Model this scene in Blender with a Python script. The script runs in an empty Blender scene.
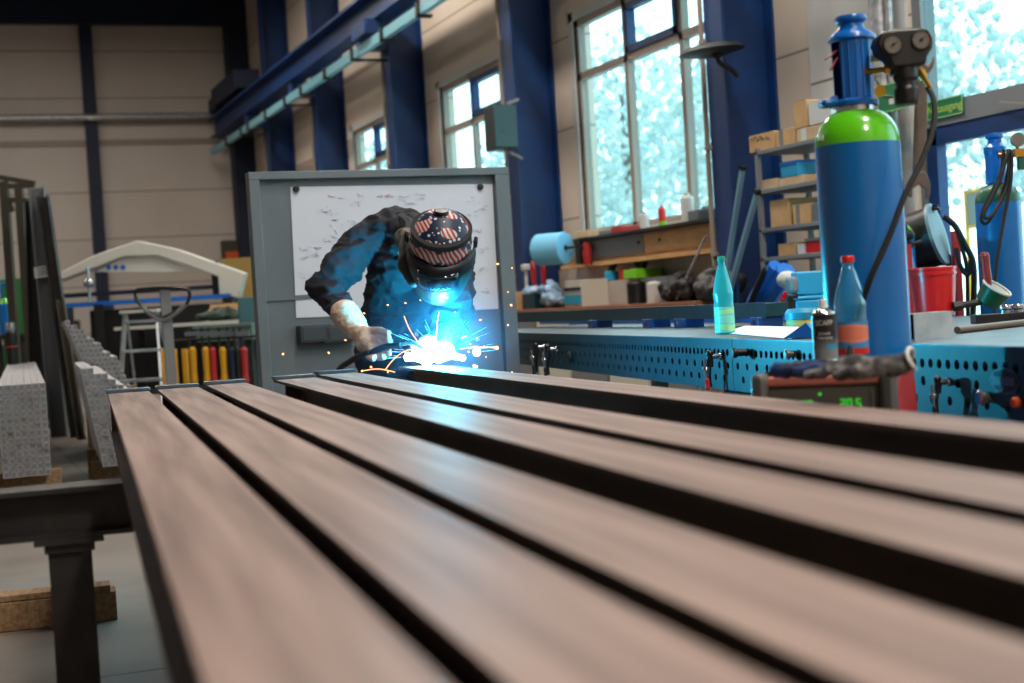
import bpy, math, random
from mathutils import Vector, Matrix, Euler, noise
random.seed(7)
SC = bpy.context.scene
COL = SC.collection
PI = math.pi
# ------------------------------------------------------------------ camera frame
CZ = 1.1
FPX = 1500.0
def hzn(px): return 304 - .0612*(px-512)
_y = Vector((-62-512, -(hzn(-62)-341.5), -FPX)).normalized()
_u = _y.cross(Vector((0, 341.5-304, -FPX))); _u.normalize()
if _u.y < 0: _u = -_u
_x = _y.cross(_u)
R = Matrix((_x, _y, _u))            # world = R @ camera
CAM = Vector((0, 0, CZ))
def ray(px, py): return R @ Vector((px-512, 341.5-py, -FPX))
def at(px, py, d): return CAM + ray(px, py)*(d/FPX)
def onX(px, py, X): r = ray(px, py); return CAM + r*(X/r.x)
def onY(px, py, Y): r = ray(px, py); return CAM + r*(Y/r.y)
def onZ(px, py, Z): r = ray(px, py); return CAM + r*((Z-CZ)/r.z)
cam = bpy.data.objects.new('camera', bpy.data.cameras.new('camera'))
COL.objects.link(cam); SC.camera = cam
cam.matrix_world = Matrix.Translation(CAM) @ R.to_4x4()
cam.data.sensor_width = 36; cam.data.lens = 36*FPX/1024
cam.data.clip_start = .05; cam.data.clip_end = 400
cam.data.dof.use_dof = True; cam.data.dof.focus_distance = 6.0; cam.data.dof.aperture_fstop = 2.8

# ------------------------------------------------------------------ materials
def lin(c):
    if isinstance(c, str):
        c = [int(c[i:i+2], 16) for i in (0, 2, 4)]
    o = []
    for v in c:
        v = v/255
        o.append(v/12.92 if v <= .04045 else ((v+.055)/1.055)**2.4)
    return (*o, 1)
def mat(name, c, rough=.6, metal=0., c2=None, scale=8, bump=0., bscale=30, stretch=(1, 1, 1), spec=.5, coat=0., lo=.35, hi=.65, detail=4):
    m = bpy.data.materials.new(name); m.use_nodes = True
    nt = m.node_tree; b = nt.nodes['Principled BSDF']
    b.inputs['Base Color'].default_value = lin(c)
    b.inputs['Roughness'].default_value = rough; b.inputs['Metallic'].default_value = metal
    b.inputs['Specular IOR Level'].default_value = spec; b.inputs['Coat Weight'].default_value = coat
    tc = nt.nodes.new('ShaderNodeTexCoord'); mp = nt.nodes.new('ShaderNodeMapping')
    mp.inputs['Scale'].default_value = stretch
    nt.links.new(tc.outputs['Object'], mp.inputs['Vector'])
    if c2:
        n = nt.nodes.new('ShaderNodeTexNoise'); n.inputs['Scale'].default_value = scale; n.inputs['Detail'].default_value = detail
        nt.links.new(mp.outputs[0], n.inputs['Vector'])
        r = nt.nodes.new('ShaderNodeValToRGB')
        r.color_ramp.elements[0].position = lo; r.color_ramp.elements[0].color = lin(c)
        r.color_ramp.elements[1].position = hi; r.color_ramp.elements[1].color = lin(c2)
        nt.links.new(n.outputs['Fac'], r.inputs[0]); nt.links.new(r.outputs[0], b.inputs['Base Color'])
    if bump:
        n = nt.nodes.new('ShaderNodeTexNoise'); n.inputs['Scale'].default_value = bscale; n.inputs['Detail'].default_value = 3
        nt.links.new(mp.outputs[0], n.inputs['Vector'])
        bp = nt.nodes.new('ShaderNodeBump'); bp.inputs['Strength'].default_value = bump; bp.inputs['Distance'].default_value = .01
        nt.links.new(n.outputs['Fac'], bp.inputs['Height']); nt.links.new(bp.outputs[0], b.inputs['Normal'])
    return m
def emis(name, c, s):
    m = bpy.data.materials.new(name); m.use_nodes = True; nt = m.node_tree
    nt.nodes.remove(nt.nodes['Principled BSDF'])
    e = nt.nodes.new('ShaderNodeEmission'); e.inputs[0].default_value = lin(c); e.inputs[1].default_value = s
    nt.links.new(e.outputs[0], nt.nodes['Material Output'].inputs[0]); return m
def glassy(name, c, mixf=.12, rough=.03):
    m = bpy.data.materials.new(name); m.use_nodes = True; nt = m.node_tree
    nt.nodes.remove(nt.nodes['Principled BSDF'])
    t = nt.nodes.new('ShaderNodeBsdfTransparent'); t.inputs[0].default_value = lin(c)
    g = nt.nodes.new('ShaderNodeBsdfGlossy'); g.inputs['Roughness'].default_value = rough
    f = nt.nodes.new('ShaderNodeLayerWeight'); f.inputs[0].default_value = .5
    pw = nt.nodes.new('ShaderNodeMath'); pw.operation = 'POWER'; pw.inputs[1].default_value = 3 if mixf < .2 else 1.6
    ma = nt.nodes.new('ShaderNodeMath'); ma.operation = 'MULTIPLY_ADD'; ma.inputs[1].default_value = .35 if mixf < .2 else .8; ma.inputs[2].default_value = .03
    mx = nt.nodes.new('ShaderNodeMixShader')
    nt.links.new(f.outputs['Facing'], pw.inputs[0]); nt.links.new(pw.outputs[0], ma.inputs[0]); nt.links.new(ma.outputs[0], mx.inputs[0])
    nt.links.new(t.outputs[0], mx.inputs[1]); nt.links.new(g.outputs[0], mx.inputs[2])
    nt.links.new(mx.outputs[0], nt.nodes['Material Output'].inputs[0]); return m
def striped(m, axis, period, width, dark):
    """adds thin joint lines every `period` along an object axis to the base colour of m"""
    nt = m.node_tree; b = nt.nodes['Principled BSDF']
    tc = nt.nodes.new('ShaderNodeTexCoord'); sp = nt.nodes.new('ShaderNodeSeparateXYZ')
    nt.links.new(tc.outputs['Object'], sp.inputs[0])
    d = nt.nodes.new('ShaderNodeMath'); d.operation = 'DIVIDE'; d.inputs[1].default_value = period
    fr = nt.nodes.new('ShaderNodeMath'); fr.operation = 'FRACT'
    lt = nt.nodes.new('ShaderNodeMath'); lt.operation = 'LESS_THAN'; lt.inputs[1].default_value = width/period
    nt.links.new(sp.outputs[axis], d.inputs[0]); nt.links.new(d.outputs[0], fr.inputs[0]); nt.links.new(fr.outputs[0], lt.inputs[0])
    mx = nt.nodes.new('ShaderNodeMix'); mx.data_type = 'RGBA'
    src = b.inputs['Base Color'].links[0].from_socket if b.inputs['Base Color'].links else None
    if src: nt.links.new(src, mx.inputs['A'])
    else: mx.inputs['A'].default_value = b.inputs['Base Color'].default_value
    mx.inputs['B'].default_value = lin(dark)
    nt.links.new(lt.outputs[0], mx.inputs['Factor']); nt.links.new(mx.outputs['Result'], b.inputs['Base Color'])
    return m
M = {}
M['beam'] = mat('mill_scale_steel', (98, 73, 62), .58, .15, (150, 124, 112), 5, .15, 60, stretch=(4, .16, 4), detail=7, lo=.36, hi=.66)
M['beam_shade'] = mat('shaded_beam_steel', (66, 50, 42), .6, .2, (92, 70, 58), 5, stretch=(3, .5, 3))  # beam webs and sides: shade between the beams put into the colour
M['plate'] = mat('blue_grey_plate', (62, 84, 98), .45, .5, (84, 104, 116), 12)
M['dark_steel'] = mat('dark_steel', (44, 43, 42), .5, .4, (62, 60, 58), 9, .1)
M['black'] = mat('black_plastic', (11, 11, 13), .4)
M['blackm'] = mat('black_rubber', (11, 12, 14), .6)
M['wall'] = striped(mat('cream_sandwich_panel', (204, 194, 184), .7, 0, (212, 202, 192), .6), 2, 1.0, .022, (130, 115, 102))
M['wallw'] = striped(mat('cream_window_wall', (216, 198, 178), .7, 0, (226, 210, 192), .6), 2, 1.0, .02, (150, 135, 120))
M['white'] = mat('white_panel', (214, 212, 208), .6, 0, (200, 197, 192), 1.5)
M['blue_paint'] = mat('royal_blue_paint', (2, 44, 96), .5, 0, (4, 56, 112), 3)
M['navy_paint'] = mat('navy_paint', (6, 24, 52), .6)
M['roof'] = mat('dark_roof', (26, 26, 28), .8)
M['floor'] = mat('concrete_floor', (106, 98, 90), .6, 0, (124, 115, 106), 1.6, .08, 12, detail=8)
M['frame'] = mat('grey_window_frame', (150, 138, 126), .5)
M['framew'] = mat('pale_window_frame', (205, 205, 200), .5)
M['glass'] = glassy('window_glass', (212, 236, 240))
M['galv'] = mat('galvanised_steel', (156, 156, 158), .4, .6, (196, 196, 198), 20)
M['tube_shade'] = mat('tube_shade_liner', (52, 56, 62), .7, .3)
M['arc_teal_steel'] = mat('arc_tinted_table_steel', (6, 56, 68), .48, .3, (10, 66, 79), 14, .05)  # grey steel with the arc's cyan light mixed into its colour
M['table_dark'] = mat('worn_table_steel', (44, 46, 50), .45, .5, (60, 60, 62), 10)
M['table_top'] = mat('table_top_steel', (92, 108, 116), .36, .5, (118, 130, 136), 9, .1, 40)
M['tank'] = mat('bright_blue_enamel', (0, 108, 182), .26, 0, (0, 100, 174), 5, spec=.5)
M['green'] = mat('bright_green_enamel', (92, 196, 24), .22, 0, coat=.5)
M['dgreen'] = mat('dark_green_enamel', (18, 84, 58), .35)
M['cap'] = mat('blue_cap_plastic', (0, 96, 180), .3, coat=.2)
M['brass'] = mat('brass', (190, 140, 60), .3, .9)
M['chrome'] = mat('chrome', (190, 192, 196), .2, .9)
M['red'] = mat('red_plastic', (204, 22, 26), .3, coat=.2)
M['redp'] = mat('red_machine_paint', (176, 40, 40), .4)
M['orange'] = mat('orange_plastic', (220, 90, 30), .5)
M['yellow'] = mat('yellow_plastic', (214, 156, 20), .5)
M['bluep'] = mat('blue_plastic', (14, 100, 190), .4)
M['cyanp'] = mat('cyan_plastic', (30, 150, 190), .4)
M['card'] = mat('cardboard', (190, 146, 96), .8, 0, (204, 162, 112), 7)
M['card2'] = mat('pale_cardboard', (206, 176, 140), .8, 0, (190, 160, 124), 7)
M['greyp'] = mat('grey_paint', (104, 112, 116), .5, .1)
M['screen'] = mat('blue_grey_screen_paint', (96, 108, 116), .5, .1, (108, 118, 124), 3)
M['paper'] = mat('white_paper', (222, 228, 236), .7)
M['wood'] = mat('rough_wood', (120, 92, 62), .75, 0, (158, 126, 90), 6, .3, 20, stretch=(8, 1, 8))
M['woodl'] = mat('light_wood', (196, 150, 96), .6, 0, (212, 168, 114), 5, stretch=(6, 1, 6))
M['worktop'] = mat('brown_worktop', (140, 92, 62), .6)
M['denim'] = mat('navy_work_jacket', (22, 25, 36), .85, 0, (32, 37, 50), 14, .5, 160)
M['denim_dark'] = mat('dark_work_trousers', (22, 26, 36), .85, 0, None, 14, .3, 160)
M['leather'] = mat('pale_glove_leather', (214, 198, 180), .75, 0, (176, 142, 114), 12, .5, 60, lo=.45, hi=.75)
M['skin'] = mat('skin', (196, 140, 112), .5)
M['grey'] = mat('mid_grey', (120, 122, 124), .5)
M['olive'] = mat('olive_steel', (74, 70, 58), .6, .3)
M['pgreen'] = mat('green_machine_paint', (50, 120, 60), .5)
M['lime'] = mat('lime_tray', (120, 200, 30), .5)
M['alu'] = mat('brushed_aluminium', (176, 184, 190), .3, .8, (206, 212, 216), 12, stretch=(1, 8, 1))
M['cream'] = mat('cream_machine_paint', (206, 204, 192), .5)
M['leaf'] = mat('leaf', (164, 182, 184), .8, 0, (196, 204, 194), 1.2)
M['bark'] = mat('bark', (96, 90, 80), .9)
M['ground_out'] = mat('pale_yard_paving', (214, 216, 214), .8)

# ------------------------------------------------------------------ mesh builder
def basis(d):
    d = Vector(d).normalized()
    a = Vector((0, 0, 1)) if abs(d.z) < .95 else Vector((1, 0, 0))
    u = d.cross(a).normalized(); v = u.cross(d).normalized()
    return u, v, d
def smooth_path(pts, n=6):
    pts = [Vector(p) for p in pts]
    if len(pts) < 3: return pts
    out = []
    for i in range(len(pts)-1):
        p0 = pts[max(i-1, 0)]; p1 = pts[i]; p2 = pts[i+1]; p3 = pts[min(i+2, len(pts)-1)]
        for k in range(n):
            t = k/n
            out.append(.5*((2*p1)+(p2-p0)*t+(2*p0-5*p1+4*p2-p3)*t*t+(3*p1-p0-3*p2+p3)*t**3))
    out.append(pts[-1]); return out
class MB:
    def __init__(s, T=None): s.v = []; s.f = []; s.m = []; s.T = T or Matrix.Identity(4)
    def add(s, vs, fs, m=0, T=None):
        T = s.T @ T if T is not None else s.T
        o = len(s.v); s.v += [T @ Vector(v) for v in vs]
        s.f += [tuple(o+i for i in f) for f in fs]; s.m += [m]*len(fs); return s
    def box(s, c, d, m=0, T=None, top=(1, 1)):
        x, y, z = [q/2 for q in d]; c = Vector(c); a, b = top
        vs = [c+Vector(p) for p in ((-x, -y, -z), (x, -y, -z), (x, y, -z), (-x, y, -z), (-x*a, -y*b, z), (x*a, -y*b, z), (x*a, y*b, z), (-x*a, y*b, z))]
        return s.add(vs, [(0, 3, 2, 1), (4, 5, 6, 7), (0, 1, 5, 4), (1, 2, 6, 5), (2, 3, 7, 6), (3, 0, 4, 7)], m, T)
    def bb(s, a, b, m=0, T=None):
        return s.box([(p+q)/2 for p, q in zip(a, b)], [abs(q-p) for p, q in zip(a, b)], m, T)
    def bar(s, p0, p1, w, h, m=0, up=(0, 0, 1)):
        p0 = Vector(p0); p1 = Vector(p1); d = (p1-p0); L = d.length; d.normalize()
        up = Vector(up); x = d.cross(up)
        if x.length < 1e-4: x = d.cross(Vector((1, 0, 0)))
        x.normalize(); z = x.cross(d)
        T = Matrix.Translation((p0+p1)/2) @ Matrix((x, d, z)).transposed().to_4x4()
        return s.box((0, 0, 0), (w, L, h), m, T)
    def cyl(s, p0, p1, r0, r1=None, seg=18, m=0, caps=True):
        r1 = r0 if r1 is None else r1
        p0 = Vector(p0); p1 = Vector(p1); u, v, d = basis(p1-p0); vs = []
        for p, r in ((p0, r0), (p1, r1)):
            vs += [p+(u*math.cos(2*PI*k/seg)+v*math.sin(2*PI*k/seg))*r for k in range(seg)]
        fs = [(k, (k+1) % seg, seg+(k+1) % seg, seg+k) for k in range(seg)]
        if caps: fs += [tuple(reversed(range(seg))), tuple(range(seg, 2*seg))]
        return s.add(vs, fs, m)
    def tube(s, pts, r, seg=8, m=0, sm=6, closed=False):
        pts = smooth_path(pts, sm) if sm else [Vector(p) for p in pts]
        n = len(pts); vs = []; U = None
        for i, p in enumerate(pts):
            d = pts[min(i+1, n-1)]-pts[max(i-1, 0)]
            if d.length < 1e-9: d = Vector((0, 0, 1))
            d.normalize()
            if U is None: U, V, _ = basis(d)
            else:
                U = (U-d*U.dot(d)); U.normalize(); V = d.cross(U)
            rr = r(i/(n-1)) if callable(r) else r
            vs += [p+(U*math.cos(2*PI*k/seg)+V*math.sin(2*PI*k/seg))*rr for k in range(seg)]
        fs = [(i*seg+k, i*seg+(k+1) % seg, (i+1)*seg+(k+1) % seg, (i+1)*seg+k) for i in range(n-1) for k in range(seg)]
        fs += [tuple(reversed(range(seg))), tuple(range((n-1)*seg, n*seg))]
        return s.add(vs, fs, m)
    def lathe(s, prof, c=(0, 0, 0), seg=32, m=0, axis=None, mfun=None):
        T = Matrix.Translation(Vector(c))
        if axis is not None:
            u, v, d = basis(axis); T = T @ Matrix((u, v, d)).transposed().to_4x4()
        vs = []; n = len(prof)
        for r, z in prof: vs += [(r*math.cos(2*PI*k/seg), r*math.sin(2*PI*k/seg), z) for k in range(seg)]
        for i in range(n-1):
            fs = [(k, (k+1) % seg, seg+(k+1) % seg, seg+k) for k in range(seg)]
            s.add(vs[i*seg:(i+2)*seg], fs, mfun(i) if mfun else m, T)
        for i, rev in ((0, True), (n-1, False)):
            if prof[i][0] > 1e-4:
                rg = range(seg); s.add(vs[i*seg:(i+1)*seg], [tuple(reversed(rg)) if rev else tuple(rg)], mfun(min(i, n-2)) if mfun else m, T)
        return s
    def prism(s, poly, y0, y1, m=0, T=None):
        """polygon in local XZ extruded along Y"""
        n = len(poly); vs = [(x, y0, z) for x, z in poly]+[(x, y1, z) for x, z in poly]
        fs = [tuple(range(n)), tuple(reversed(range(n, 2*n)))]+[(i, i+n, (i+1) % n+n, (i+1) % n) for i in range(n)]
        return s.add(vs, fs, m, T)
    def ball(s, c, r, seg=16, rings=10, m=0, T=None):
        r = (r, r, r) if not hasattr(r, '__len__') else r; vs = []; c = Vector(c)
        for i in range(1, rings):
            a = PI*i/rings
            vs += [c+Vector((r[0]*math.sin(a)*math.cos(2*PI*k/seg), r[1]*math.sin(a)*math.sin(2*PI*k/seg), r[2]*math.cos(a))) for k in range(seg)]
        t = len(vs); vs += [c+Vector((0, 0, r[2])), c-Vector((0, 0, r[2]))]
        fs = [(i*seg+k, (i+1)*seg+k, (i+1)*seg+(k+1) % seg, i*seg+(k+1) % seg) for i in range(rings-2) for k in range(seg)]
        fs += [(t, k, (k+1) % seg) for k in range(seg)]+[(t+1, (rings-2)*seg+(k+1) % seg, (rings-2)*seg+k) for k in range(seg)]
        return s.add(vs, fs, m, T)
def obj(name, mb, mats, parent=None, loc=None, rz=0, bevel=0, sharp=35, flat=False):
    me = bpy.data.meshes.new(name); me.from_pydata([tuple(v) for v in mb.v], [], mb.f)
    if not isinstance(mats, (list, tuple)): mats = [mats]
    for k in mats: me.materials.append(M[k] if isinstance(k, str) else k)
    me.polygons.foreach_set('material_index', mb.m)
    me.update()
    if not flat:
        me.shade_smooth(); me.set_sharp_from_angle(angle=math.radians(sharp))
    o = bpy.data.objects.new(name, me); COL.objects.link(o)
    if loc is not None: o.location = loc
    o.rotation_euler.z = rz
    if parent: o.parent = parent
    if bevel:
        b = o.modifiers.new('bevel', 'BEVEL'); b.width = bevel; b.segments = 2; b.limit_method = 'ANGLE'; b.angle_limit = math.radians(40)
        b.harden_normals = False
    return o
def tag(o, label=None, cat=None, group=None, kind=None):
    if label: o['label'] = label
    if cat: o['category'] = cat
    if group: o['group'] = group
    if kind: o['kind'] = kind
    return o
def thing(name, label, cat, loc=(0, 0, 0), rz=0, group=None):
    o = bpy.data.objects.new(name, None); COL.objects.link(o); o.empty_display_size = .1
    o.location = loc; o.rotation_euler = (0, 0, rz)
    return tag(o, label, cat, group)
def struct(name, mb, mats, parent=None, **k):
    o = obj(name, mb, mats, parent, **k)
    if not parent: o['kind'] = 'structure'
    return o
def copy_tree(o, parent=None):
    c = o.copy(); COL.objects.link(c)
    if parent: c.parent = parent
    for ch in list(o.children): copy_tree(ch, c)
    return c
def text(name, s, size, m, parent, T, depth=.0006, align='CENTER'):
    cu = bpy.data.curves.new(name, 'FONT'); cu.body = s; cu.size = size; cu.extrude = depth; cu.align_x = align; cu.align_y = 'CENTER'
    t = bpy.data.objects.new('tmp', cu); COL.objects.link(t)
    bpy.context.view_layer.update()
    me = bpy.data.meshes.new_from_object(t.evaluated_get(bpy.context.evaluated_depsgraph_get()))
    bpy.data.objects.remove(t)
    me.name = name; me.materials.clear(); me.materials.append(M[m] if isinstance(m, str) else m)
    o = bpy.data.objects.new(name, me); COL.objects.link(o); o.parent = parent; o.matrix_local = T
    return o
def organic(name, build, mats, parent, voxel=.012, smooth=4, disp=None, base=(0, 0, 0)):
    """union of overlapping solids -> one continuous skin"""
    mb = MB(); build(mb)
    me = bpy.data.meshes.new(name); me.from_pydata([tuple(v-Vector(base)) for v in mb.v], [], mb.f)
    t = bpy.data.objects.new('tmp', me); COL.objects.link(t)
    r = t.modifiers.new('r', 'REMESH'); r.mode = 'VOXEL'; r.voxel_size = voxel; r.use_smooth_shade = True
    if smooth:
        q = t.modifiers.new('s', 'SMOOTH'); q.iterations = smooth; q.factor = .6
    bpy.context.view_layer.update()
    m2 = bpy.data.meshes.new_from_object(t.evaluated_get(bpy.context.evaluated_depsgraph_get()))
    bpy.data.objects.remove(t); m2.name = name
    if disp:
        b = Vector(base); nr = [v.normal.copy() for v in m2.vertices]
        for v, n in zip(m2.vertices, nr): v.co += n*disp(v.co+b)
    m2.materials.clear()
    for k in (mats if isinstance(mats, (list, tuple)) else [mats]): m2.materials.append(M[k] if isinstance(k, str) else k)
    m2.shade_smooth()
    o = bpy.data.objects.new(name, m2); COL.objects.link(o); o.parent = parent
    return o
def cap(mb, p0, p1, r0, r1=None):
    r1 = r0 if r1 is None else r1
    mb.cyl(p0, p1, r0, r1, 20); mb.ball(p0, r0); mb.ball(p1, r1)
def chain(mb, pts, rs):
    for i in range(len(pts)-1): cap(mb, pts[i], pts[i+1], rs[i], rs[i+1])

# ================================================================== SETTING
WX = 6.7; YE = 33.0; CEIL = 8.2; XL = -12.0; YF = -7.0
struct('floor', MB().bb((XL-.3, YF-.3, -.2), (WX+.3, YE+.3, 0)), 'floor')
jm = MB()
for X in (-5, .98, 4.9): jm.bb((X-.006, YF, 0), (X+.006, YE, .0012))
for Y in (-2, 4.9, 11, 17, 23): jm.bb((XL, Y-.006, 0), (WX, Y+.006, .0012))
struct('trim_1', jm, 'dark_steel')
cm = MB(); cm.bb((XL-.3, YF-.3, CEIL), (WX+.3, YE+.3, CEIL+.2))
struct('ceiling', cm, 'roof')
rb = MB()
for Y in (1.0, 6.1, 10.95, 15.85, 20.55, 24.95, 28.85, 32.6): rb.bb((XL, Y-.12, CEIL-.7), (WX, Y+.12, CEIL))
struct('trim_2', rb, 'navy_paint')
struct('wall_back', MB().bb((XL, YE, 0), (WX+.2, YE+.2, CEIL)), 'wall')
struct('wall_left', MB().bb((XL-.2, YF, 0), (XL, YE, CEIL)), 'wall')
struct('wall_front', MB().bb((XL, YF-.2, 0), (WX+.2, YF, CEIL)), 'wall')
# window wall with openings (Y0, Y1, z0, z1)
ops = [(5.2, 9.08, 0, 4.2), (11.45, 15.08, 1.79, 4.14), (16.15, 19.75, 1.79, 4.14), (20.85, 24.4, 1.79, 4.14), (0.2, 3.8, 1.79, 4.14)]
wm = MB(); ys = sorted({YF, YE, *[o[0] for o in ops], *[o[1] for o in ops]})
for a, b in zip(ys, ys[1:]):
    op = [o for o in ops if o[0] <= a+1e-6 and o[1] >= b-1e-6]
    if op:
        o = op[0]
        if o[2] > 0: wm.bb((WX, a, 0), (WX+.2, b, o[2]))
        wm.bb((WX, a, o[3]), (WX+.2, b, CEIL))
    else: wm.bb((WX, a, 0), (WX+.2, b, CEIL))
struct('wall_right', wm, 'wallw')
def window(n, y0, y1, z0, z1):
    f = MB(); w = .07
    X0, X1 = WX+.02, WX+.1
    f.bb((X0, y0, z0), (X1, y1, z0+w)); f.bb((X0, y0, z1-w), (X1, y1, z1)); f.bb((X0, y0, z0), (X1, y0+w, z1)); f.bb((X0, y1-w, z0), (X1, y1, z1))
    zt = 3.53
    f.bb((X0, y0, zt-.04), (X1, y1, zt+.04))
    p = (y1-y0)/3
    for k in (1, 2): f.bb((X0, y0+k*p-.04, z0), (X1, y0+k*p+.04, z1))
    o = struct('window_%d' % n, f, 'frame')
    v = MB(); a, b = y0+p+.04, y0+2*p-.04                       # blue opening sash, middle top
    for q in (((X0-.02, a, zt+.04), (X1, b, zt+.11)), ((X0-.02, a, z1-.14), (X1, b, z1-.07)), ((X0-.02, a, zt+.04), (X1, a+.07, z1-.07)), ((X0-.02, b-.07, zt+.04), (X1, b, z1-.07))): v.bb(*q)
    obj('window_sash', v, 'blue_paint', o)
    c = MB()                                                     # white reveal around the opening
    for q in (((WX-.015, y0-.1, z0-.06), (WX+.02, y0, z1+.1)), ((WX-.015, y1, z0-.06), (WX+.02, y1+.12, z1+.1)), ((WX-.015, y0-.1, z1), (WX+.02, y1+.12, z1+.1))): c.bb(*q)
    obj('window_casing', c, 'framew', o)
    obj('window_glass', MB().bb((WX+.055, y0+.02, z0+.02), (WX+.063, y1-.02, z1-.02)), 'glass', o)
    obj('window_sill', MB().bb((WX-.12, y0-.05, z0-.07), (WX+.06, y1+.05, z0)), 'framew', o)
for i, o in enumerate(ops[1:]): window(i+1, *o)
# glazed door front on the right
d = MB()
d.bb((WX-.02, 5.2, 2.17), (WX+.12, 9.08, 2.33)); d.bb((WX, 8.98, 0), (WX+.12, 9.08, 4.2)); d.bb((WX, 5.2, 0), (WX+.12, 5.3, 4.2)); d.bb((WX, 5.2, 4.1), (WX+.12, 9.08, 4.2)); d.bb((WX, 7.1, 2.33), (WX+.1, 7.18, 4.2))
do = struct('door_1', d, 'grey')
b = MB()
for q in (((8.86, 8.98), (0, 2.17)), ((7.2, 7.32), (0, 2.17)), ((7.2, 8.98), (2.04, 2.17)), ((7.2, 8.98), (0, .25))): b.bb((WX-.01, q[0][0], q[1][0]), (WX+.07, q[0][1], q[1][1]))
obj('door_leaf', b, 'blue_paint', do)
b = MB()
for q in (((7.06, 7.18), (0, 2.17)), ((5.3, 5.42), (0, 2.17)), ((5.3, 7.18), (2.04, 2.17)), ((5.3, 7.18), (0, .25))): b.bb((WX-.01, q[0][0], q[1][0]), (WX+.07, q[0][1], q[1][1]))
obj('door_leaf', b, 'blue_paint', do)
obj('door_closer', MB().bb((WX-.09, 7.3, 2.1), (WX-.02, 7.75, 2.19)).bar((WX-.06, 7.4, 2.1), (WX-.06, 8.1, 2.235), .02, .012), 'frame', do)
obj('door_glass', MB().bb((WX+.03, 5.3, .1), (WX+.038, 8.98, 2.17)), 'glass', do)
obj('transom_glass', MB().bb((WX+.03, 5.3, 2.33), (WX+.038, 8.98, 4.1)), 'glass', do)
# white lining of the wall between the door and the last column
struct('trim_3', MB().bb((WX-.03, 9.12, 0), (WX, 10.4, CEIL)), striped(M['white'].copy(), 2, 1.35, .02, (120, 110, 104)))
tag(obj('downpipe', MB().cyl((WX-.12, 9.3, 0), (WX-.12, 9.3, 6.5), .075).cyl((WX-.12, 9.3, 2.6), (WX-.12, 9.3, 2.68), .085).cyl((WX-.12, 9.3, 3.35), (WX-.12, 9.3, 3.43), .085).cyl((WX-.12,9.18,0),(WX-.12,9.18,6.5),.03), 'galv'),
    'shiny grey pipe running up the wall left of the glazed door', 'pipe')
# columns
def hcol(y, x0, x1, w=.3):
    c = MB(); c.bb((x0, y-w/2, 0), (x0+.025, y+w/2, CEIL)); c.bb((x1-.025, y-w/2, 0), (x1, y+w/2, CEIL)); c.bb((x0+.025, y-.02, 0), (x1-.025, y+.02, CEIL))
    return c
COLY = (6.1, 11.1, 15.85, 20.55, 24.95, 28.85)
for i, y in enumerate(COLY[1:]):
    struct('trim_%d' % (4+i), hcol(y, 6.2, WX), 'blue_paint')
    c = MB().cyl((6.19, y+.19, 0), (6.19, y+.19, 5.0), .022, seg=10)
    for z in (1.4, 2.3, 3.2, 4.1): c.bb((6.17, y+.12, z), (6.215, y+.215, z+.03))
    tag(obj('conduit', c, 'frame'), ['pale conduit on the column right of the large window', 'pale conduit on the column behind the screen, right end', 'pale conduit on the second blue column left of the large window', 'pale conduit on the third blue column from the large window', 'pale conduit on the farthest blue column by the back wall'][i], 'conduit', 'conduits clipped to the blue columns')
struct('trim_10', MB().bb((3.2, YE-.25, 0), (3.45, YE, CEIL)), 'navy_paint')
struct('trim_11', MB().bb((6.25, YE-.5, 0), (6.7, YE, CEIL)), 'navy_paint')
struct('trim_12', MB().bb((-1.6, YE-.25, 0), (-1.35, YE, CEIL)), 'navy_paint')
p = MB().cyl((XL, YE-.35, 5.56), (6.3, YE-.35, 5.56), .075, seg=12)
for X in (-8, -4, 0, 3.3, 6): p.bb((X-.03, YE-.42, 5.5), (X+.03, YE, 5.54))
tag(obj('wall_pipe', p, 'galv'), 'long grey pipe running level across the back wall', 'pipe')
struct('trim_13', MB().bb((XL, YE-.05, 5.0), (6.3, YE, 5.12)), 'frame')  # darker strip that paints the wall pipe's shadow line
# crane runway
c = MB()
c.bb((5.72, 9, 5.62), (6.08, YE-.4, 5.66)); c.bb((5.76, 9, 5.26), (6.04, YE-.4, 5.29)); c.bb((5.88, 9, 5.28), (5.92, YE-.4, 5.64)); c.bb((5.87, 9, 5.66), (5.93, YE-.4, 5.72))
for y in COLY[1:]: c.bb((5.8, y-.12, 5.0), (6.2, y+.12, 5.26))
cr = tag(obj('crane_runway', c, 'blue_paint', loc=(0, 0, -.2)), 'blue steel crane runway beam running along the window wall under the roof', 'crane runway')
e = thing('crane_end_carriage', 'dark blue crane end carriage parked on the runway near the back corner', 'crane carriage', (5.9, 30.2, 5.525))
obj('housing', MB().bb((-.25, -1.3, .05), (.25, 1.3, .42)).bb((-.2, 1.2, .01), (.25, 2.0, .3)), 'navy_paint', e, bevel=.02)
obj('wheel', MB().cyl((-.06, -.8, .125), (.06, -.8, .125), .12), 'dark_steel', e); obj('wheel', MB().cyl((-.06, .8, .125), (.06, .8, .125), .12), 'dark_steel', e)
e = thing('crane_junction_box', 'small blue box hanging under the crane runway above the middle window', 'junction box', (5.82, 19.9, 4.85))
obj('housing', MB().bb((-.2, -.35, .0), (.08, .35, .21)), 'blue_paint', e, bevel=.02)
obj('hanger', MB().bb((-.02, -.02, -.01), (.02, .02, .01)), 'dark_steel', e)
t = thing('cable_tray', 'pale galvanised conductor rail running below the blue crane runway', 'conductor rail', (5.75, 0, 4.68))
obj('channel', MB().bb((-.04, 9, .0), (.04, YE-.6, .02)).bb((-.04, 9, .02), (-.03, YE-.6, .13)).bb((.03, 9, .02), (.04, YE-.6, .13)), mat('pale_rail', (130, 190, 204), .4, .2), t)
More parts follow.
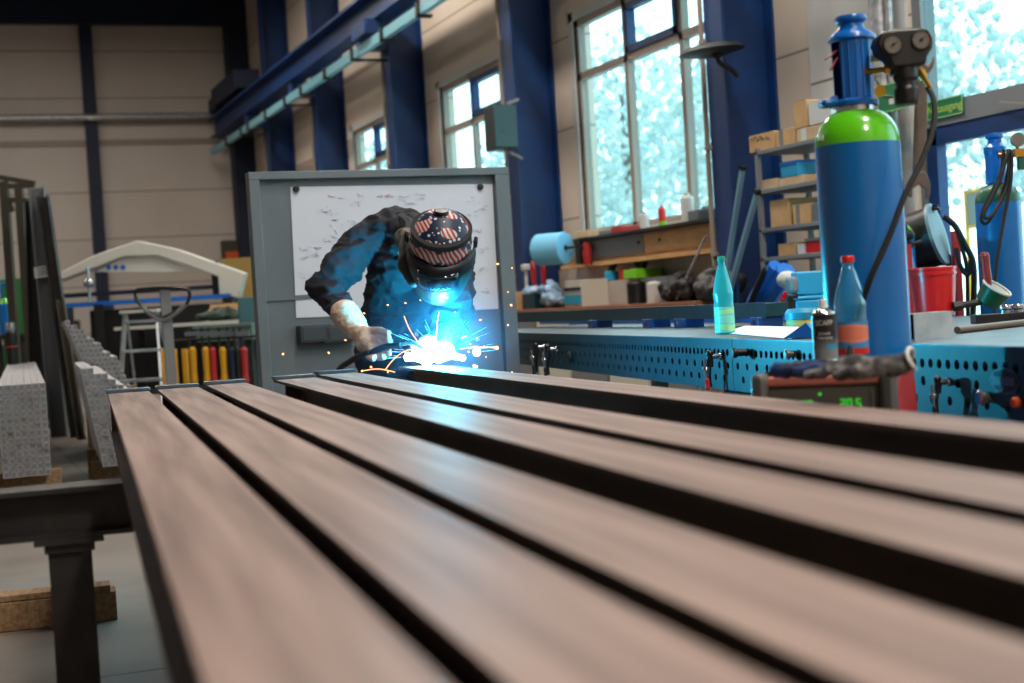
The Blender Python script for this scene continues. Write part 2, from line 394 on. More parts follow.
for k in range(14):
    yk = COLY[1:][k//3]-.05+(k % 3)*1.6 if k//3 < 5 else 31
    obj('bracket', MB().bb((-.07, yk, -.03), (.45 if k % 3 == 0 else .12, yk+.1, .0)).bb((-.07, yk, -.02), (-.045, yk+.1, .15)), 'dark_steel', t)

# grey box at the column and dark lamp on its pole
q = onX(503, 127, 5.95)
b = thing('control_box', 'grey-green control box fixed high on the column above the screen', 'control box', q)
obj('housing', MB().bb((-.11, -.05, -.24), (.11, .3, .24)), mat('grey_green_paint', (34, 44, 44), .5), b, bevel=.01)
obj('front_cover', MB().bb((-.13, -.09, -.23), (.13, -.05, .23)).cyl((-.03, -.1, -.05), (-.03, -.09, -.05), .012), mat('grey_green_door', (44, 70, 72), .4), b, bevel=.008)
obj('mounting_bracket', MB().bar((.1, .1, .27), (.28, .2, .33), .03, .03).bar((.1, .1, -.27), (.28, .2, -.33), .03, .03), 'galv', b)
q = onX(711, 52, 6.0)
l = thing('swivel_lamp', 'flat black lamp head on an arm in front of the large window', 'lamp', q)
hd = MB(); n = 20
for a, z in ((1, 0), (.85, .035)): pass
hd.lathe([(0, -.02), (.2, -.018), (.3, 0), (.26, .03), (.1, .055), (0, .06)], seg=28)
for i, v in enumerate(hd.v): hd.v[i] = Vector((v.x*.7, v.y*1.35, v.z*1.2))
h = obj('lamp_shade', hd, 'blackm', l); h.rotation_euler = (math.radians(2), 0, 0)
obj('arm', MB().tube([(0, -.1, .0), (.0, -.12, -.1), (.12, -.1, -.16), (.2, -.05, -.2)], .02).cyl((-.0, -.1, -.06), (0, -.1, .0), .04), 'blackm', l)

# outside: yard, trees
tag(obj('yard', MB().bb((WX+.3, -30, -.25), (120, 120, -.2)), 'ground_out'), 'pale paved yard seen bright through the windows', 'yard', kind='structure')
def crown(mb, R_, n, sd):
    rr = random.Random(sd)
    n = 1300
    for k in range(n):
        while True:
            p = Vector((rr.uniform(-1, 1), rr.uniform(-1, 1), rr.uniform(-1, 1)))
            if .25 < p.length < 1: break
        s_ = rr.uniform(.022, .06)*R_
        T = Matrix.Translation(Vector((p.x*R_, p.y*R_, p.z*R_*1.15))) @ Euler((rr.random()*3, rr.random()*3, 0)).to_matrix().to_4x4()
        mb.ball((0, 0, 0), (s_, s_*.8, s_*.45), 6, 4, T=T)
protos = []
for i in range(3):
    t = thing('tree', 'pale leafy tree beyond the windows', 'tree', (0, 0, 0), 0, 'trees in the yard beyond the windows')
    mb = MB(); crown(mb, 2.4, 230, i)
    for j in range(len(mb.v)): mb.v[j] = mb.v[j]+Vector((0, 0, 4.4))
    obj('crown', mb, 'leaf', t, flat=True)
    obj('trunk', MB().tube([(0, 0, -.2), (.1, 0, 1.5), (-.05, .1, 3), (.1, 0, 5.5)], lambda s: .2-.14*s).tube([(.05, 0, 2.6), (.7, .3, 4), (1.2, .4, 5)], .06).tube([(0, 0, 2.3), (-.7, -.3, 3.6), (-1.1, -.5, 4.6)], .06), 'bark', t)
    protos.append(t)
TP = [(18, 42, 1.1), (22, 31, 1.3), (16, 26, .95), (25, 52, 1.6), (20, 66, 1.3), (27, 40, 1.5), (24, 22, 1.25), (16.5, 13.5, .6), (23, 15.5, .8), (30, 27, 1.4), (33, 62, 1.7), (30, 34, 1.2), (19, 17.5, .75)]
for i, (x, y, s_) in enumerate(TP):
    o = protos[i] if i < 3 else copy_tree(protos[i % 3])
    o.location = (x, y, 0); o.rotation_euler.z = i*1.3; o.scale = (s_,)*3
q = onX(985, 235, 12.0)
gz = onX(968, 190, 12.0).z+.2; gy = onX(976, 210, 12.).y
g = thing('yard_gate', 'yellow-edged frame standing in the yard beyond the glass door', 'gate', (12, gy, -.2))
gf = MB()
for a, b_ in (((0, -.18, 0), (0, -.18, gz)), ((0, .18, 0), (0, .18, gz)), ((0, -.18, gz-.02), (0, .18, gz-.02)), ((0, -.18, gz-.46), (0, .18, gz-.46))): gf.bar(a, b_, .04, .04)
obj('border', gf, 'yellow', g); obj('panel', MB().bb((-.01, -.17, gz-.46), (.01, .17, gz-.03)), 'grey', g)

# ================================================================== STEEL BEAMS
BD = Vector((.0894, 1, 0)).normalized(); BRZ = -math.atan(.0894)
BW, BH, ZT = .152, .14, .854
def ibeam(mb, y0, y1, w=BW, h=BH, tf=.011, tw=.008, m=0):
    z = -h; x = w/2
    poly = [(-x, 0), (-x, -tf), (-tw/2, -tf), (-tw/2, -h+tf), (-x, -h+tf), (-x, -h), (x, -h), (x, -h+tf), (tw/2, -h+tf), (tw/2, -tf), (x, -tf), (x, 0)]
    mb.prism(poly, y0, y1, m)
    return mb
bl = [(.062, 5.92, 'leftmost long rusty-brown H-beam, its flange filling the lower left corner'),
      (.25, 5.96, 'second long brown H-beam from the left on the trestles'),
      (.442, 6.02, 'third long brown H-beam from the left, beside a wide dark gap'),
      (.718, 6.02, 'fourth long brown H-beam from the left, closest in front of the glove'),
      (.925, 6.22, 'fifth long brown H-beam from the left, its end by the gloved hand'),
      (1.318, 6.37, 'rightmost long brown H-beam, being welded at its far end')]
for i, (x0, ye, lb) in enumerate(bl):
    t = thing('steel_beam', lb, 'steel beam', (x0+BW/2, 0, ZT), BRZ, 'row of H-beams on the trestles')
    L = ye/BD.y
    t.location = Vector((x0+BW/2, 0, ZT))
    bo = obj('profile', ibeam(MB(), -1.6, L), ['beam', 'beam_shade'], t)
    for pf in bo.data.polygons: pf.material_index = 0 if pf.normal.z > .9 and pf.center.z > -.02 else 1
    if i < 5:
        w = BW/2+.006
        obj('end_strip', MB().bb((-w, L-.075, .0), (w, L+.012, .013)), 'plate', t, bevel=.002)
        obj('web_stiffener', MB().bb((-BW/2+.004, L-.34, -BH+.012), (-.005, L-.33, -.012)), 'beam', t)
# trestles
def trestle(y, lb, x0=-2.2, x1=1.62):
    t = thing('trestle', lb, 'trestle', (0, 0, 0), BRZ, 'steel trestles under the H-beams')
    zt = ZT-BH
    T = Matrix.Translation((0, y, zt)) @ Matrix.Rotation(PI/2, 4, 'Z')
    mb = MB(T); ibeam(mb, -x1, -x0, .14, .125, .012, .01)
    obj('crossbeam', mb, 'dark_steel', t)
    for x in (x0+.35, -.075, x1-.2):
        mb = MB(); mb.bb((x-.083, y-.08, zt-.138), (x+.083, y+.08, zt-.125)); mb.bb((x-.06, y-.065, zt-.16), (x+.06, y+.065, zt-.138))
        obj('cap_plate', mb, 'dark_steel', t)
        mb = MB(); mb.bb((x-.052, y-.05, .02), (x+.052, y-.04, zt-.16)); mb.bb((x-.042, y+.04, .02), (x+.042, y+.05, zt-.16)); mb.bb((x-.005, y-.04, .02), (x+.005, y+.04, zt-.16)); 
        mb.bb((x-.03, y-.042, .02), (x+.03, y+.042, zt-.16))
        obj('post', mb, 'dark_steel', t)
        obj('foot_plate', MB().bb((x-.12, y-.12, 0), (x+.12, y+.12, .02)), 'dark_steel', t)
trestle(3.93, 'dark steel trestle with crossbeam showing at the left under the beams')
trestle(.2, 'dark steel trestle hidden beneath the near ends of the beams')
# timber on the floor
q0 = onZ(-60, 640, 0); q1 = onZ(118, 620, 0)
w = thing('timber_beam', 'short rough timber beam lying on the concrete floor at left', 'timber', q1, math.atan2(q1.y-q0.y, q1.x-q0.x))
L = (q1-q0).length
obj('log', MB().bb((-L, 0, 0), (0, .13, .11)), 'wood', w, bevel=.006)
obj('plank', MB().bb((-L, 0, .112), (-.02, .12, .135)), 'wood', w, bevel=.003)

# ================================================================== WELDING TABLES
TD = Vector((.158, 1, 0)).normalized(); TRZ = -math.atan(.158)
TZ = .915
def perf_face(mb, L, H, u_first, step, rows, T, thick=.018, r=.014, m=0):
    """front face in local XZ (x = along, z = down from 0) with real round holes"""
    def hole(u0, u1, z0, z1):
        cx, cz = (u0+u1)/2, (z0+z1)/2; out = []
        for s_ in range(4):
            for k in range(4):
                a = k/4
                out.append([(u1, z0+(z1-z0)*a), (u1-(u1-u0)*a, z1), (u0, z1-(z1-z0)*a), (u0+(u1-u0)*a, z0)][s_])
        ins = []
        for x, z in out:
            an = math.atan2((z-cz)/(z1-z0), (x-cx)/(u1-u0)); ins.append((cx+r*math.cos(an), cz+r*math.sin(an)))
        vs = [(x, 0, z) for x, z in out]+[(x, 0, z) for x, z in ins]+[(x, thick, z) for x, z in ins]
        fs = [(k, (k+1) % 16, 16+(k+1) % 16, 16+k) for k in range(16)]+[(16+k, 16+(k+1) % 16, 32+(k+1) % 16, 32+k) for k in range(16)]
        mb.add(vs, fs, m, T)
    def quad(u0, u1, z0, z1): mb.add([(u0, 0, z0), (u1, 0, z0), (u1, 0, z1), (u0, 0, z1)], [(0, 1, 2, 3)], m, T)
    zprev = 0
    for (zc, zh, sp, off) in rows:
        z1 = zc+zh; z0 = zc-zh
        if z1 < zprev: quad(0, L, z1, zprev)
        u = off
        if u > 0: quad(0, u, z0, z1)
        while u+sp <= L+1e-6: hole(u, u+sp, z0, z1); u += sp
        if u < L: quad(u, L, z0, z1)
        zprev = z0
    quad(0, L, -H, zprev)
def table(y0, L, lb, W=1.5, dark=None):
    # local x runs along the table away from the camera
    P = Vector((2.873+.158*(y0-5.133), y0, 0))
    t = thing('welding_table', lb, 'welding table', P, math.atan2(TD.y, TD.x))
    I = Matrix.Translation((0, 0, TZ)) @ Matrix.Scale(-1, 4, (0, 1, 0))
    # plate top
    obj('table_top', MB().bb((0, -W, TZ-.02), (L, 0, TZ)), 'table_top', t, bevel=.002)
    mb = MB(); Hh = .2
    rows = [(-.052, .0245, .05, .025), (-.103, .0245, .1, .0), (-.154, .0245, .1, .05)]
    n = round((L)/.05)
    perf_face(mb, L, Hh, 0, 0, rows, Matrix.Translation((0, .003, TZ-.004)) @ Matrix.Rotation(PI, 4, 'Z') @ Matrix.Translation((-L, 0, 0)))
    obj('front_apron', mb, dark or 'arc_teal_steel', t)
    mb = MB(); mb.bb((.004, -W+.004, TZ-Hh), (.02, -.02, TZ-.021)); mb.bb((L-.02, -W+.004, TZ-Hh), (L-.004, -.02, TZ-.021)); mb.bb((.02, -W+.004, TZ-Hh), (L-.02, -W+.02, TZ-.021)); mb.bb((.02, -.2, TZ-Hh), (L-.02, -.19, TZ-.021))
    obj('rim', mb, 'table_dark', t)
    for x in (.15, L-.15):
        for y in (-.15, -W+.15):
            obj('leg', MB().bb((x-.05, y-.05, .03), (x+.05, y+.05, TZ-.2)).cyl((x, y, 0), (x, y, .03), .06), 'table_dark', t)
    return t
ta = table(2.55, (5.13-2.55)/TD.y, 'perforated steel welding table nearest the camera at right')
tb = table(5.137, 5.4, 'long teal perforated welding table between the welder and the green bottle')
def tpt(px, py, off=0):   # point on the front face line of the tables
    r = ray(px, py); n = Vector((TD.y, -TD.x, 0)); p0 = Vector((2.873, 5.133, 0))
    s_ = ((p0-CAM).dot(n)-off)/r.dot(n); return CAM+r*s_
FN = Vector((-TD.y, TD.x, 0))        # outward normal of the table fronts
def clamp(px, py, lb, red=False, s=1.0):
    p = tpt(px, py); t = thing('table_clamp', lb, 'clamp', p, math.atan2(TD.y, TD.x), 'screw clamps in the table holes')
    t.scale = (s*.8, s*.8, s*.8)
    # local: x along table, -y ... outward is +y
    obj('pin', MB().cyl((0, -.03, .03), (0, .07, .03), .0135).lathe([(.0, .0), (.018, .0), (.02, .006), (.018, .014), (0, .014)], (0, .001, .03), axis=(0, 1, 0)), 'chrome', t)
    obj('clamp_arm', MB().cyl((0, .062, .055), (0, .062, -.02), .016).tube([(0, .062, .0), (.01, .066, -.06), (.02, .06, -.12)], .009).ball((0, .062, .045), .019), 'black', t)
    obj('screw', MB().cyl((.0, .09, .02), (-.0, .085, -.07), .008).lathe([(.016, -.012), (.019, -.004), (.019, .004), (.016, .012)], (0, .086, -.03), axis=(0, 0, 1)), 'chrome', t)
    obj('grip', MB().lathe([(.0, -.05), (.009, -.05), (.013, -.04), (.011, -.02), (.013, .0), (.008, .01), (0, .01)], (0, .083, -.085), axis=(.1, 0, 1), seg=14), 'red' if red else 'blackm', t)
clamp(722, 362, 'screw clamp with a red grip in the teal table front below the green bottle', True)
clamp(546, 352, 'dark screw clamp in the table front, left one of the pair beside the sparks', s=1.2)
clamp(558, 354, 'dark screw clamp in the table front, right one of the pair beside the sparks', s=1.2)
clamp(950, 388, 'dark screw clamp hanging on the table front right of the red machine side', s=.75)
def bolt(px, py, lb, L=.05, r=.016, m='dark_steel', group='bolts in the table front'):
    p = tpt(px, py); t = thing('clamping_bolt', lb, 'bolt', p, math.atan2(TD.y, TD.x), group)
    obj('shank', MB().cyl((0, -.02, 0), (0, L-.015, 0), r*.8), m, t)
    obj('head', MB().lathe([(0, 0), (r*.9, 0), (r*1.15, .004), (r*1.15, .016), (r*.9, .02), (0, .02)], (0, L-.016, 0), axis=(0, 1, 0), seg=20), 'chrome' if m == 'chrome' else m, t)
bolt(748, 352, 'thick black bolt sticking out of the table front right of the corner joint', .06, .017, 'black')
bolt(795, 354, 'short steel bolt in the top hole row left of the spray can', .035, .015, 'chrome')
bolt(991, 397, 'shiny knurled bolt sticking out of the dark table front at far right', .035, .018, 'chrome')
bolt(1021, 402, 'bolt with an orange end at the right edge of the picture', .02, .012, 'orange')
bolt(572, 357, 'flat bolt in the table front right of the clamp pair', .02, .026, 'dark_steel')
# maker's badge, a flat hexagonal blue plate
p = tpt(1006, 381)
bd = thing('badge', 'small blue hexagonal badge on the dark table front at far right', 'badge', p+FN*.002, math.atan2(TD.y, TD.x))
for sc_, y1, m_ in ((1, .003, 'plate'), (.86, .005, 'navy_paint')):
    hx = [(-.075*sc_, 0), (-.05*sc_, .027*sc_), (0, .036*sc_), (.05*sc_, .027*sc_), (.075*sc_, 0), (.05*sc_, -.027*sc_), (0, -.036*sc_), (-.05*sc_, -.027*sc_)]
    obj('plate' if sc_ == 1 else 'emblem', MB().prism(hx, 0, y1), m_, bd)
obj('name_bar', MB().bb((-.055, .005, -.011), (.055, .007, .011)), 'plate', bd)

# long steel tube on spacer blocks, lying on the far part of the table
pt = [onZ(840, 322.5, TZ+.0), onZ(482, 328.5, TZ)]
pa = Vector((3.66, 6.2, TZ)); pb = Vector((4.22, 11.6, TZ))
TE = (pb-pa).normalized()
t = thing('steel_channel', 'long teal steel beam lying on spacers at the back of the table', 'steel beam', pa, math.atan2(TE.y, TE.x))
LL = (pb-pa).length
obj('profile', MB().bb((0, -.14, .05), (LL, 0, .115)).bb((0, -.002, .045), (LL, .004, .12)), 'arc_teal_steel', t, bevel=.003)
obj('back_rail', MB().bb((.1, -.5, .005), (LL-.1, -.42, .05)), 'bluep', t)
for i, px in enumerate((500, 595, 651, 683, 760)):
    r = ray(px, 326); n = Vector((TE.y, -TE.x, 0)); s_ = (pa-CAM).dot(n)/r.dot(n); P = CAM+r*s_; P.z = TZ
    b = thing('spacer_block', ['small dark blue spacer block under the channel, leftmost by the sparks', 'second small dark blue spacer block from the left under the channel', 'middle small dark blue spacer block under the channel', 'small blue spacer block with a bright hole under the channel', 'rightmost small blue spacer block under the channel beside the green bottle'][i], 'block', P, math.atan2(TE.y, TE.x), 'spacer blocks under the channel')
    w_ = .12 if i < 4 else .09
    obj('body', MB().bb((-w_/2, -.1, 0), (w_/2, .03, .05)), mat('blue_block%d' % i, (18, 70, 128), .4, .3), b, bevel=.003)
    obj('socket', MB().cyl((0, .028, .025), (0, .032, .025), .013), 'chrome' if i == 3 else 'black', b)

# ------------------------------------------------------------------ bottles, can, paper
def milky(m, c, f):
    nt = m.node_tree; out = nt.nodes['Material Output']; src = out.inputs[0].links[0].from_socket
    t = nt.nodes.new('ShaderNodeBsdfTranslucent'); t.inputs[0].default_value = lin(c); d = nt.nodes.new('ShaderNodeBsdfDiffuse'); d.inputs[0].default_value = lin(c)
    a = nt.nodes.new('ShaderNodeAddShader'); x = nt.nodes.new('ShaderNodeMixShader'); x.inputs[0].default_value = f
    nt.links.new(t.outputs[0], a.inputs[0]); nt.links.new(d.outputs[0], a.inputs[1]); nt.links.new(src, x.inputs[1]); nt.links.new(a.outputs[0], x.inputs[2]); nt.links.new(x.outputs[0], out.inputs[0]); return m
def bottle(name, lb, P, H, r, m, capm, labm, water=None, rz=0):
    t = thing(name, lb, 'bottle', P, rz, 'drink bottles')
    pr = [(0, .004), (r*.5, 0), (r*.92, .004), (r, .02*H/.28), (r, .1*H/.28), (r*.96, .115*H/.28), (r*.99, .13*H/.28), (r*1.02, .145*H/.28), (r*.9, .17*H/.28), (r*.72, .2*H/.28), (r*.48, .235*H/.28), (r*.34, .25*H/.28), (r*.34, .262*H/.28)]
    obj('bottle_body', MB().lathe(pr, seg=28), m, t)
    obj('bottle_cap', MB().lathe([(0, H), (r*.38, H), (r*.42, H*.985), (r*.42, H*.935), (r*.38, H*.93)], seg=20), capm, t)
    lab = MB().lathe([(r*1.006, .008*H/.28), (r*1.008, .014*H/.28), (r*1.008, .026*H/.28), (r*1.008, .088*H/.28), (r*1.006, .098*H/.28)], seg=28, mfun=lambda i: [1, 1, 0, 0, 0][i] if len(labm) > 1 else 0)
    # open label sleeve only
    lab.f = [f for f in lab.f if len(f) == 4]; lab.m = lab.m[:len(lab.f)]
    obj('bottle_label', lab, labm, t)
    return t
def labelmat(name, base, c2, c3):
    m = mat(name, base, .4); nt = m.node_tree; b = nt.nodes['Principled BSDF']
    tc = nt.nodes.new('ShaderNodeTexCoord'); w = nt.nodes.new('ShaderNodeTexWave'); w.inputs['Scale'].default_value = 5; w.inputs['Distortion'].default_value = 3; w.bands_direction = 'Z'
    r = nt.nodes.new('ShaderNodeValToRGB'); e = r.color_ramp.elements
    e[0].color = lin(base); e[0].position = .4; e[1].color = lin(c2); e[1].position = .62; q = e.new(.85); q.color = lin(c3)
    nt.links.new(tc.outputs['Object'], w.inputs['Vector']); nt.links.new(w.outputs['Fac'], r.inputs[0]); nt.links.new(r.outputs[0], b.inputs['Base Color']); return m
gp = glassy('green_bottle_plastic', (120, 226, 228), .35, .12); cp = glassy('clear_bottle_plastic', (205, 238, 246), .35, .12)
milky(gp, (60, 200, 205), .22); milky(cp, (80, 180, 210), .16)
P = onZ(719, 334.5, TZ); P = P+Vector((.02, -.02, 0))
bottle('water_bottle', 'green-tinted plastic bottle with a pale label standing on the table', P, .335, .043, gp, mat('green_cap', (10, 140, 120), .4), [labelmat('green_label', (120, 214, 190), (90, 190, 200), (150, 220, 150))])
obj_paper = thing('paper_sheets', 'white paper sheets with a folded blue corner lying on the table', 'paper', onZ(775, 336, TZ), 0)
pv = [onZ(*a, z)-onZ(775, 336, TZ) for a, z in (((723, 333), TZ+.002), ((790, 339), TZ+.002), ((815, 335), TZ+.004), ((798, 327), TZ+.03), ((745, 326), TZ+.02))]
def sheet(vs, th=.0015):
    mb = MB(); n = len(vs); mb.add(list(vs)+[v+Vector((0, 0, th)) for v in vs], [tuple(range(n)), tuple(reversed(range(n, 2*n)))]+[(i, (i+1) % n, (i+1) % n+n, i+n) for i in range(n)]); return mb
obj('sheet', sheet(pv), 'paper', obj_paper, flat=True)
pv = [onZ(*a, z)-onZ(775, 336, TZ) for a, z in (((784, 338.5), TZ+.004), ((818, 337), TZ+.004), ((822, 328), TZ+.02), ((806, 323), TZ+.055))]
obj('folded_corner', sheet(pv), 'bluep', obj_paper, flat=True)
# tape pack and cyan canister behind
P = onZ(806, 331, TZ)
t = thing('wipe_pack', 'round pack with blue lid and yellow label behind the spray can', 'pack', P)
obj('tub', MB().lathe([(0, 0), (.075, 0), (.078, .01), (.078, .07), (.07, .078), (0, .078)], seg=28), mat('pack_yellow', (236, 214, 120), .5), t)
obj('lid', MB().lathe([(.079, .05), (.083, .052), (.083, .078), (.07, .094), (0, .096)], seg=28), 'cyanp', t)
P = Vector((3.78, 6.05, TZ))
t = thing('cyan_canister', 'cyan plastic canister with rounded top behind the spray can', 'canister', onZ(817, 324, TZ), -.35)
obj('body', MB().bb((-.11, -.07, 0), (.13, .07, .12)).bb((-.12, -.075, .12), (.14, .075, .14)).bb((-.1, -.07, .14), (.12, .07, .255)), 'cyanp', t, bevel=.03)
obj('latch', MB().bb((-.15, -.06, .08), (-.1, -.02, .15)).bb((-.15, -.085, .13), (-.1, -.06, .15)), 'black', t, bevel=.006)
obj('shell_cover', MB().bb((-.135, -.073, .15), (-.085, .06, .235)), 'grey', t, bevel=.02)

# ------------------------------------------------------------------ welding power source
MZ = .905; MRZ = math.radians(-40)
MP = at(826, 420, 3.45); MP.z = 0
t = thing('welding_machine', 'red and black welding power source with green digits behind the beams', 'welding machine', MP, MRZ)
w, dd = .165, .52
obj('housing', MB().bb((-w+.02, .03, .32), (w-.02, dd, MZ-.012)), 'redp', t, bevel=.012)
sd = MB().prism([(0.0, .34), (dd-.04, .34), (dd-.0, .42), (dd, MZ-.1), (dd-.06, MZ-.02), (.03, MZ-.0), (0, MZ-.05)], 0, .016, T=Matrix.Rotation(PI/2, 4, 'Z') @ Matrix.Translation((0, -w-.002, 0)))
obj('side_panel', sd, 'redp', t, bevel=.004)
obj('front_panel', MB().bb((-w+.03, -.004, .42), (w-.03, .03, MZ-.035)), mat('smoky_panel', (88, 84, 78), .3), t, bevel=.006)
obj('top_strip', MB().bb((-w+.028, -.012, MZ-.035), (w-.028, .03, MZ-.012)), mat('worn_red_strip', (170, 96, 82), .5), t, bevel=.006)
obj('top_cover', MB().bb((-w+.024, .03, MZ-.014), (w-.024, dd-.04, MZ)), 'black', t, bevel=.004)
for x in (-w, w-.038):
    obj('handle_post', MB().bb((x, -.03, .42), (x+.038, .035, MZ-.002)), mat('grey_bumper', (70, 68, 66), .4), t, bevel=.014)
obj('base', MB().bb((-w, 0, .26), (w, dd, .33)), 'black', t, bevel=.01)
obj('cooler', MB().bb((-w+.02, .03, .1), (w-.02, dd, .26)), 'redp', t, bevel=.01)
for x in (-w-.0, w):
    for y in (.08, dd-.06): obj('wheel', MB().cyl((x-.02, y, .07), (x+.02, y, .07), .07, seg=24), 'blackm', t)
gt = Matrix.Rotation(-MRZ, 4, 'Z') @ (at(866, 300, 4.12)-MP)
obj('gas_tray', MB().bb((gt.x-.14, min(dd-.05, gt.y-.13), .08), (gt.x+.14, gt.y+.14, .108)).bb((min(-.1, gt.x-.14), dd-.1, .08), (max(.1, gt.x+.14), gt.y-.1, .108)), 'dark_steel', t)
for x_ in (gt.x-.16, gt.x+.16): obj('wheel', MB().cyl((x_-.018, gt.y, .075), (x_+.018, gt.y, .075), .075, seg=24), 'blackm', t)
gd = emis('green_digits', (60, 230, 60), .9)
SEG = {'0': 'abcdef', '1': 'bc', '2': 'abged', '3': 'abgcd', '4': 'fgbc', '5': 'afgcd', '6': 'afgedc', '7': 'abc', '8': 'abcdefg'}
def digits(s, x, z, h, parent):
    mb = MB(); w_ = h*.5; k = h*.11
    for ch in s:
        if ch == '.': mb.bb((x-.2*k, -.0062, z), (x+.8*k, -.005, z+k)); x += h*.22; continue
        for g in SEG[ch]:
            a, b = {'a': ((0, h-k), (w_, h)), 'g': ((0, h/2-k/2), (w_, h/2+k/2)), 'd': ((0, 0), (w_, k)), 'f': ((0, h/2), (k, h)), 'e': ((0, 0), (k, h/2)), 'b': ((w_-k, h/2), (w_, h)), 'c': ((w_-k, 0), (w_, h/2))}[g]
            mb.bb((x+a[0], -.0062, z+a[1]), (x+b[0], -.005, z+b[1]))
        x += w_+h*.2
    obj('display_digits', mb, gd, parent)
digits('7.48', -.075, MZ-.09, .022, t); digits('20.5', .035, MZ-.09, .022, t)
obj('indicator_light', MB().cyl((-.01, -.0062, MZ-.055), (-.01, -.004, MZ-.055), .0035, seg=10), gd, t)
obj('panel_divider', MB().bb((.105, -.008, MZ-.12), (.11, -.003, MZ-.05)), 'chrome', t)

def mp(x, y, z=MZ): return t_mw @ Vector((x, y, z))
t_mw = Matrix.Translation(MP) @ Matrix.Rotation(MRZ, 4, 'Z')
def on_top(px, py, z=MZ): return onZ(px, py, z)
# spray can
P = on_top(826, 361)
CR = .031
s = thing('spray_can', 'black and grey spray can with white nozzle cap standing on the machine', 'spray can', P, math.radians(-32))
cm_ = mat('can_label', (22, 24, 28), .35); nt = cm_.node_tree; b = nt.nodes['Principled BSDF']
tc = nt.nodes.new('ShaderNodeTexCoord'); sp = nt.nodes.new('ShaderNodeSeparateXYZ'); rr = nt.nodes.new('ShaderNodeValToRGB')
mr = nt.nodes.new('ShaderNodeMapRange'); mr.inputs['From Max'].default_value = .13
nt.links.new(tc.outputs['Object'], sp.inputs[0]); nt.links.new(sp.outputs[2], mr.inputs['Value']); nt.links.new(mr.outputs[0], rr.inputs[0]); nt.links.new(rr.outputs[0], b.inputs['Base Color'])
e = rr.color_ramp.elements; e[0].color = lin((128, 132, 138)); e[0].position = .22; e[1].color = lin((18, 20, 24)); e[1].position = .5
obj('can_body', MB().lathe([(0, 0), (CR-.002, 0), (CR, .003), (CR, .12), (CR-.002, .123)], seg=32), cm_, s)
obj('can_rim', MB().lathe([(CR, .118), (CR+.001, .121), (CR-.001, .126), (CR-.008, .131), (.012, .137), (.0, .138)], seg=32).lathe([(CR, -.0), (CR+.001, .002), (CR, .005)], seg=32), 'chrome', s)
obj('nozzle', MB().lathe([(0, .16), (.006, .16), (.009, .155), (.011, .142), (.013, .138), (0, .137)], seg=20), 'framew', s)
def wrap_text(name, st, size, r, z, m, parent, squeeze=1.0):
    cu = bpy.data.curves.new(name, 'FONT'); cu.body = st; cu.size = size; cu.align_x = 'CENTER'; cu.align_y = 'CENTER'; cu.extrude = .0003
    q = bpy.data.objects.new('tmp', cu); COL.objects.link(q); bpy.context.view_layer.update()
    me = bpy.data.meshes.new_from_object(q.evaluated_get(bpy.context.evaluated_depsgraph_get())); bpy.data.objects.remove(q)
    for v in me.vertices:
        a = v.co.x*squeeze/r; rr_ = r+v.co.z+.0004; v.co = Vector((rr_*math.sin(a), -rr_*math.cos(a), z+v.co.y))
    me.materials.clear(); me.materials.append(M[m] if isinstance(m, str) else m); me.name = name
    o = bpy.data.objects.new(name, me); COL.objects.link(o); o.parent = parent; return o
wrap_text('lettering', 'SCAPP', .019, CR, .098, 'white', s, .85)
wrap_text('lettering', 'Schweiß-\nTrennspray', .0105, CR, .066, 'white', s, .85)
obj('blue_flash', MB(), 'cyanp', s) if False else None
fl = MB(); k = 8
for i in range(k):
    a0_, a1_ = .15+i*.09, .15+(i+1)*.09; r_ = CR+.0006
    fl.add([(r_*math.sin(a0_), -r_*math.cos(a0_), .03), (r_*math.sin(a1_), -r_*math.cos(a1_), .032), (r_*math.sin(a1_), -r_*math.cos(a1_), .044), (r_*math.sin(a0_), -r_*math.cos(a0_), .042)], [(0, 1, 2, 3)])
obj('blue_flash', fl, 'cyanp', s)
# red-capped bottle
P = on_top(853, 357); 
bt = bottle('soda_bottle', 'clear blue-tinted plastic bottle with a red cap and orange label', P, .268, .043, cp, 'red', [labelmat('orange_label', (216, 120, 96), (224, 140, 110), (60, 130, 180)), mat('red_label_foot', (186, 40, 34), .4)], rz=-.75)
for ch in bt.children:
    if ch.name.startswith('bottle_label'): pass
wrap_text('lettering', 'PUR', .012, .0438, .019, 'white', bt)
# gloves lying on the machine
def work_glove(name, lb, P, rz, mats, sc=1.0, cuffring=True):
    g = thing(name, lb, 'glove', P, rz, 'work gloves on the machine'); sc *= .82; g.scale = (sc,)*3
    def b(mb):
        chain(mb, [(.1, 0, .026), (.04, 0, .022), (-.0, 0, .024), (-.03, .0, .02)], [.026, .024, .030, .026])
        chain(mb, [(.04, .015, .018), (-.02, .02, .018)], [.022, .024])
        for i, (y, L_) in enumerate(((-.03, .065), (-.01, .08), (.011, .074), (.03, .055))):
            chain(mb, [(-.02, y*.8, .02), (-.055, y, .022), (-.03-L_, y*1.15, .013)], [.013, .0115, .0095])
        chain(mb, [(.02, -.02, .02), (-.01, -.05, .02), (-.045, -.065, .014)], [.014, .012, .01])
    organic('glove_body', b, mats, g, .004, 3, disp=lambda p: .004*noise.noise(p*45)+.004*(1-abs(noise.noise(p*28)))**4-.002)
    if cuffring:
        cc_ = [Vector((.122+.008*math.sin(2*a), .034*math.cos(a), .032+.024*math.sin(a)-.006*math.cos(2*a))) for a in [2*PI*k/20 for k in range(21)]]
        obj('cuff_hem', MB().tube(cc_, .0045, 8, sm=0), 'white', g)
        obj('cuff_lining', MB().add([tuple(q_) for q_ in cc_[:-1]], [tuple(range(20))]), 'black', g)
    return g
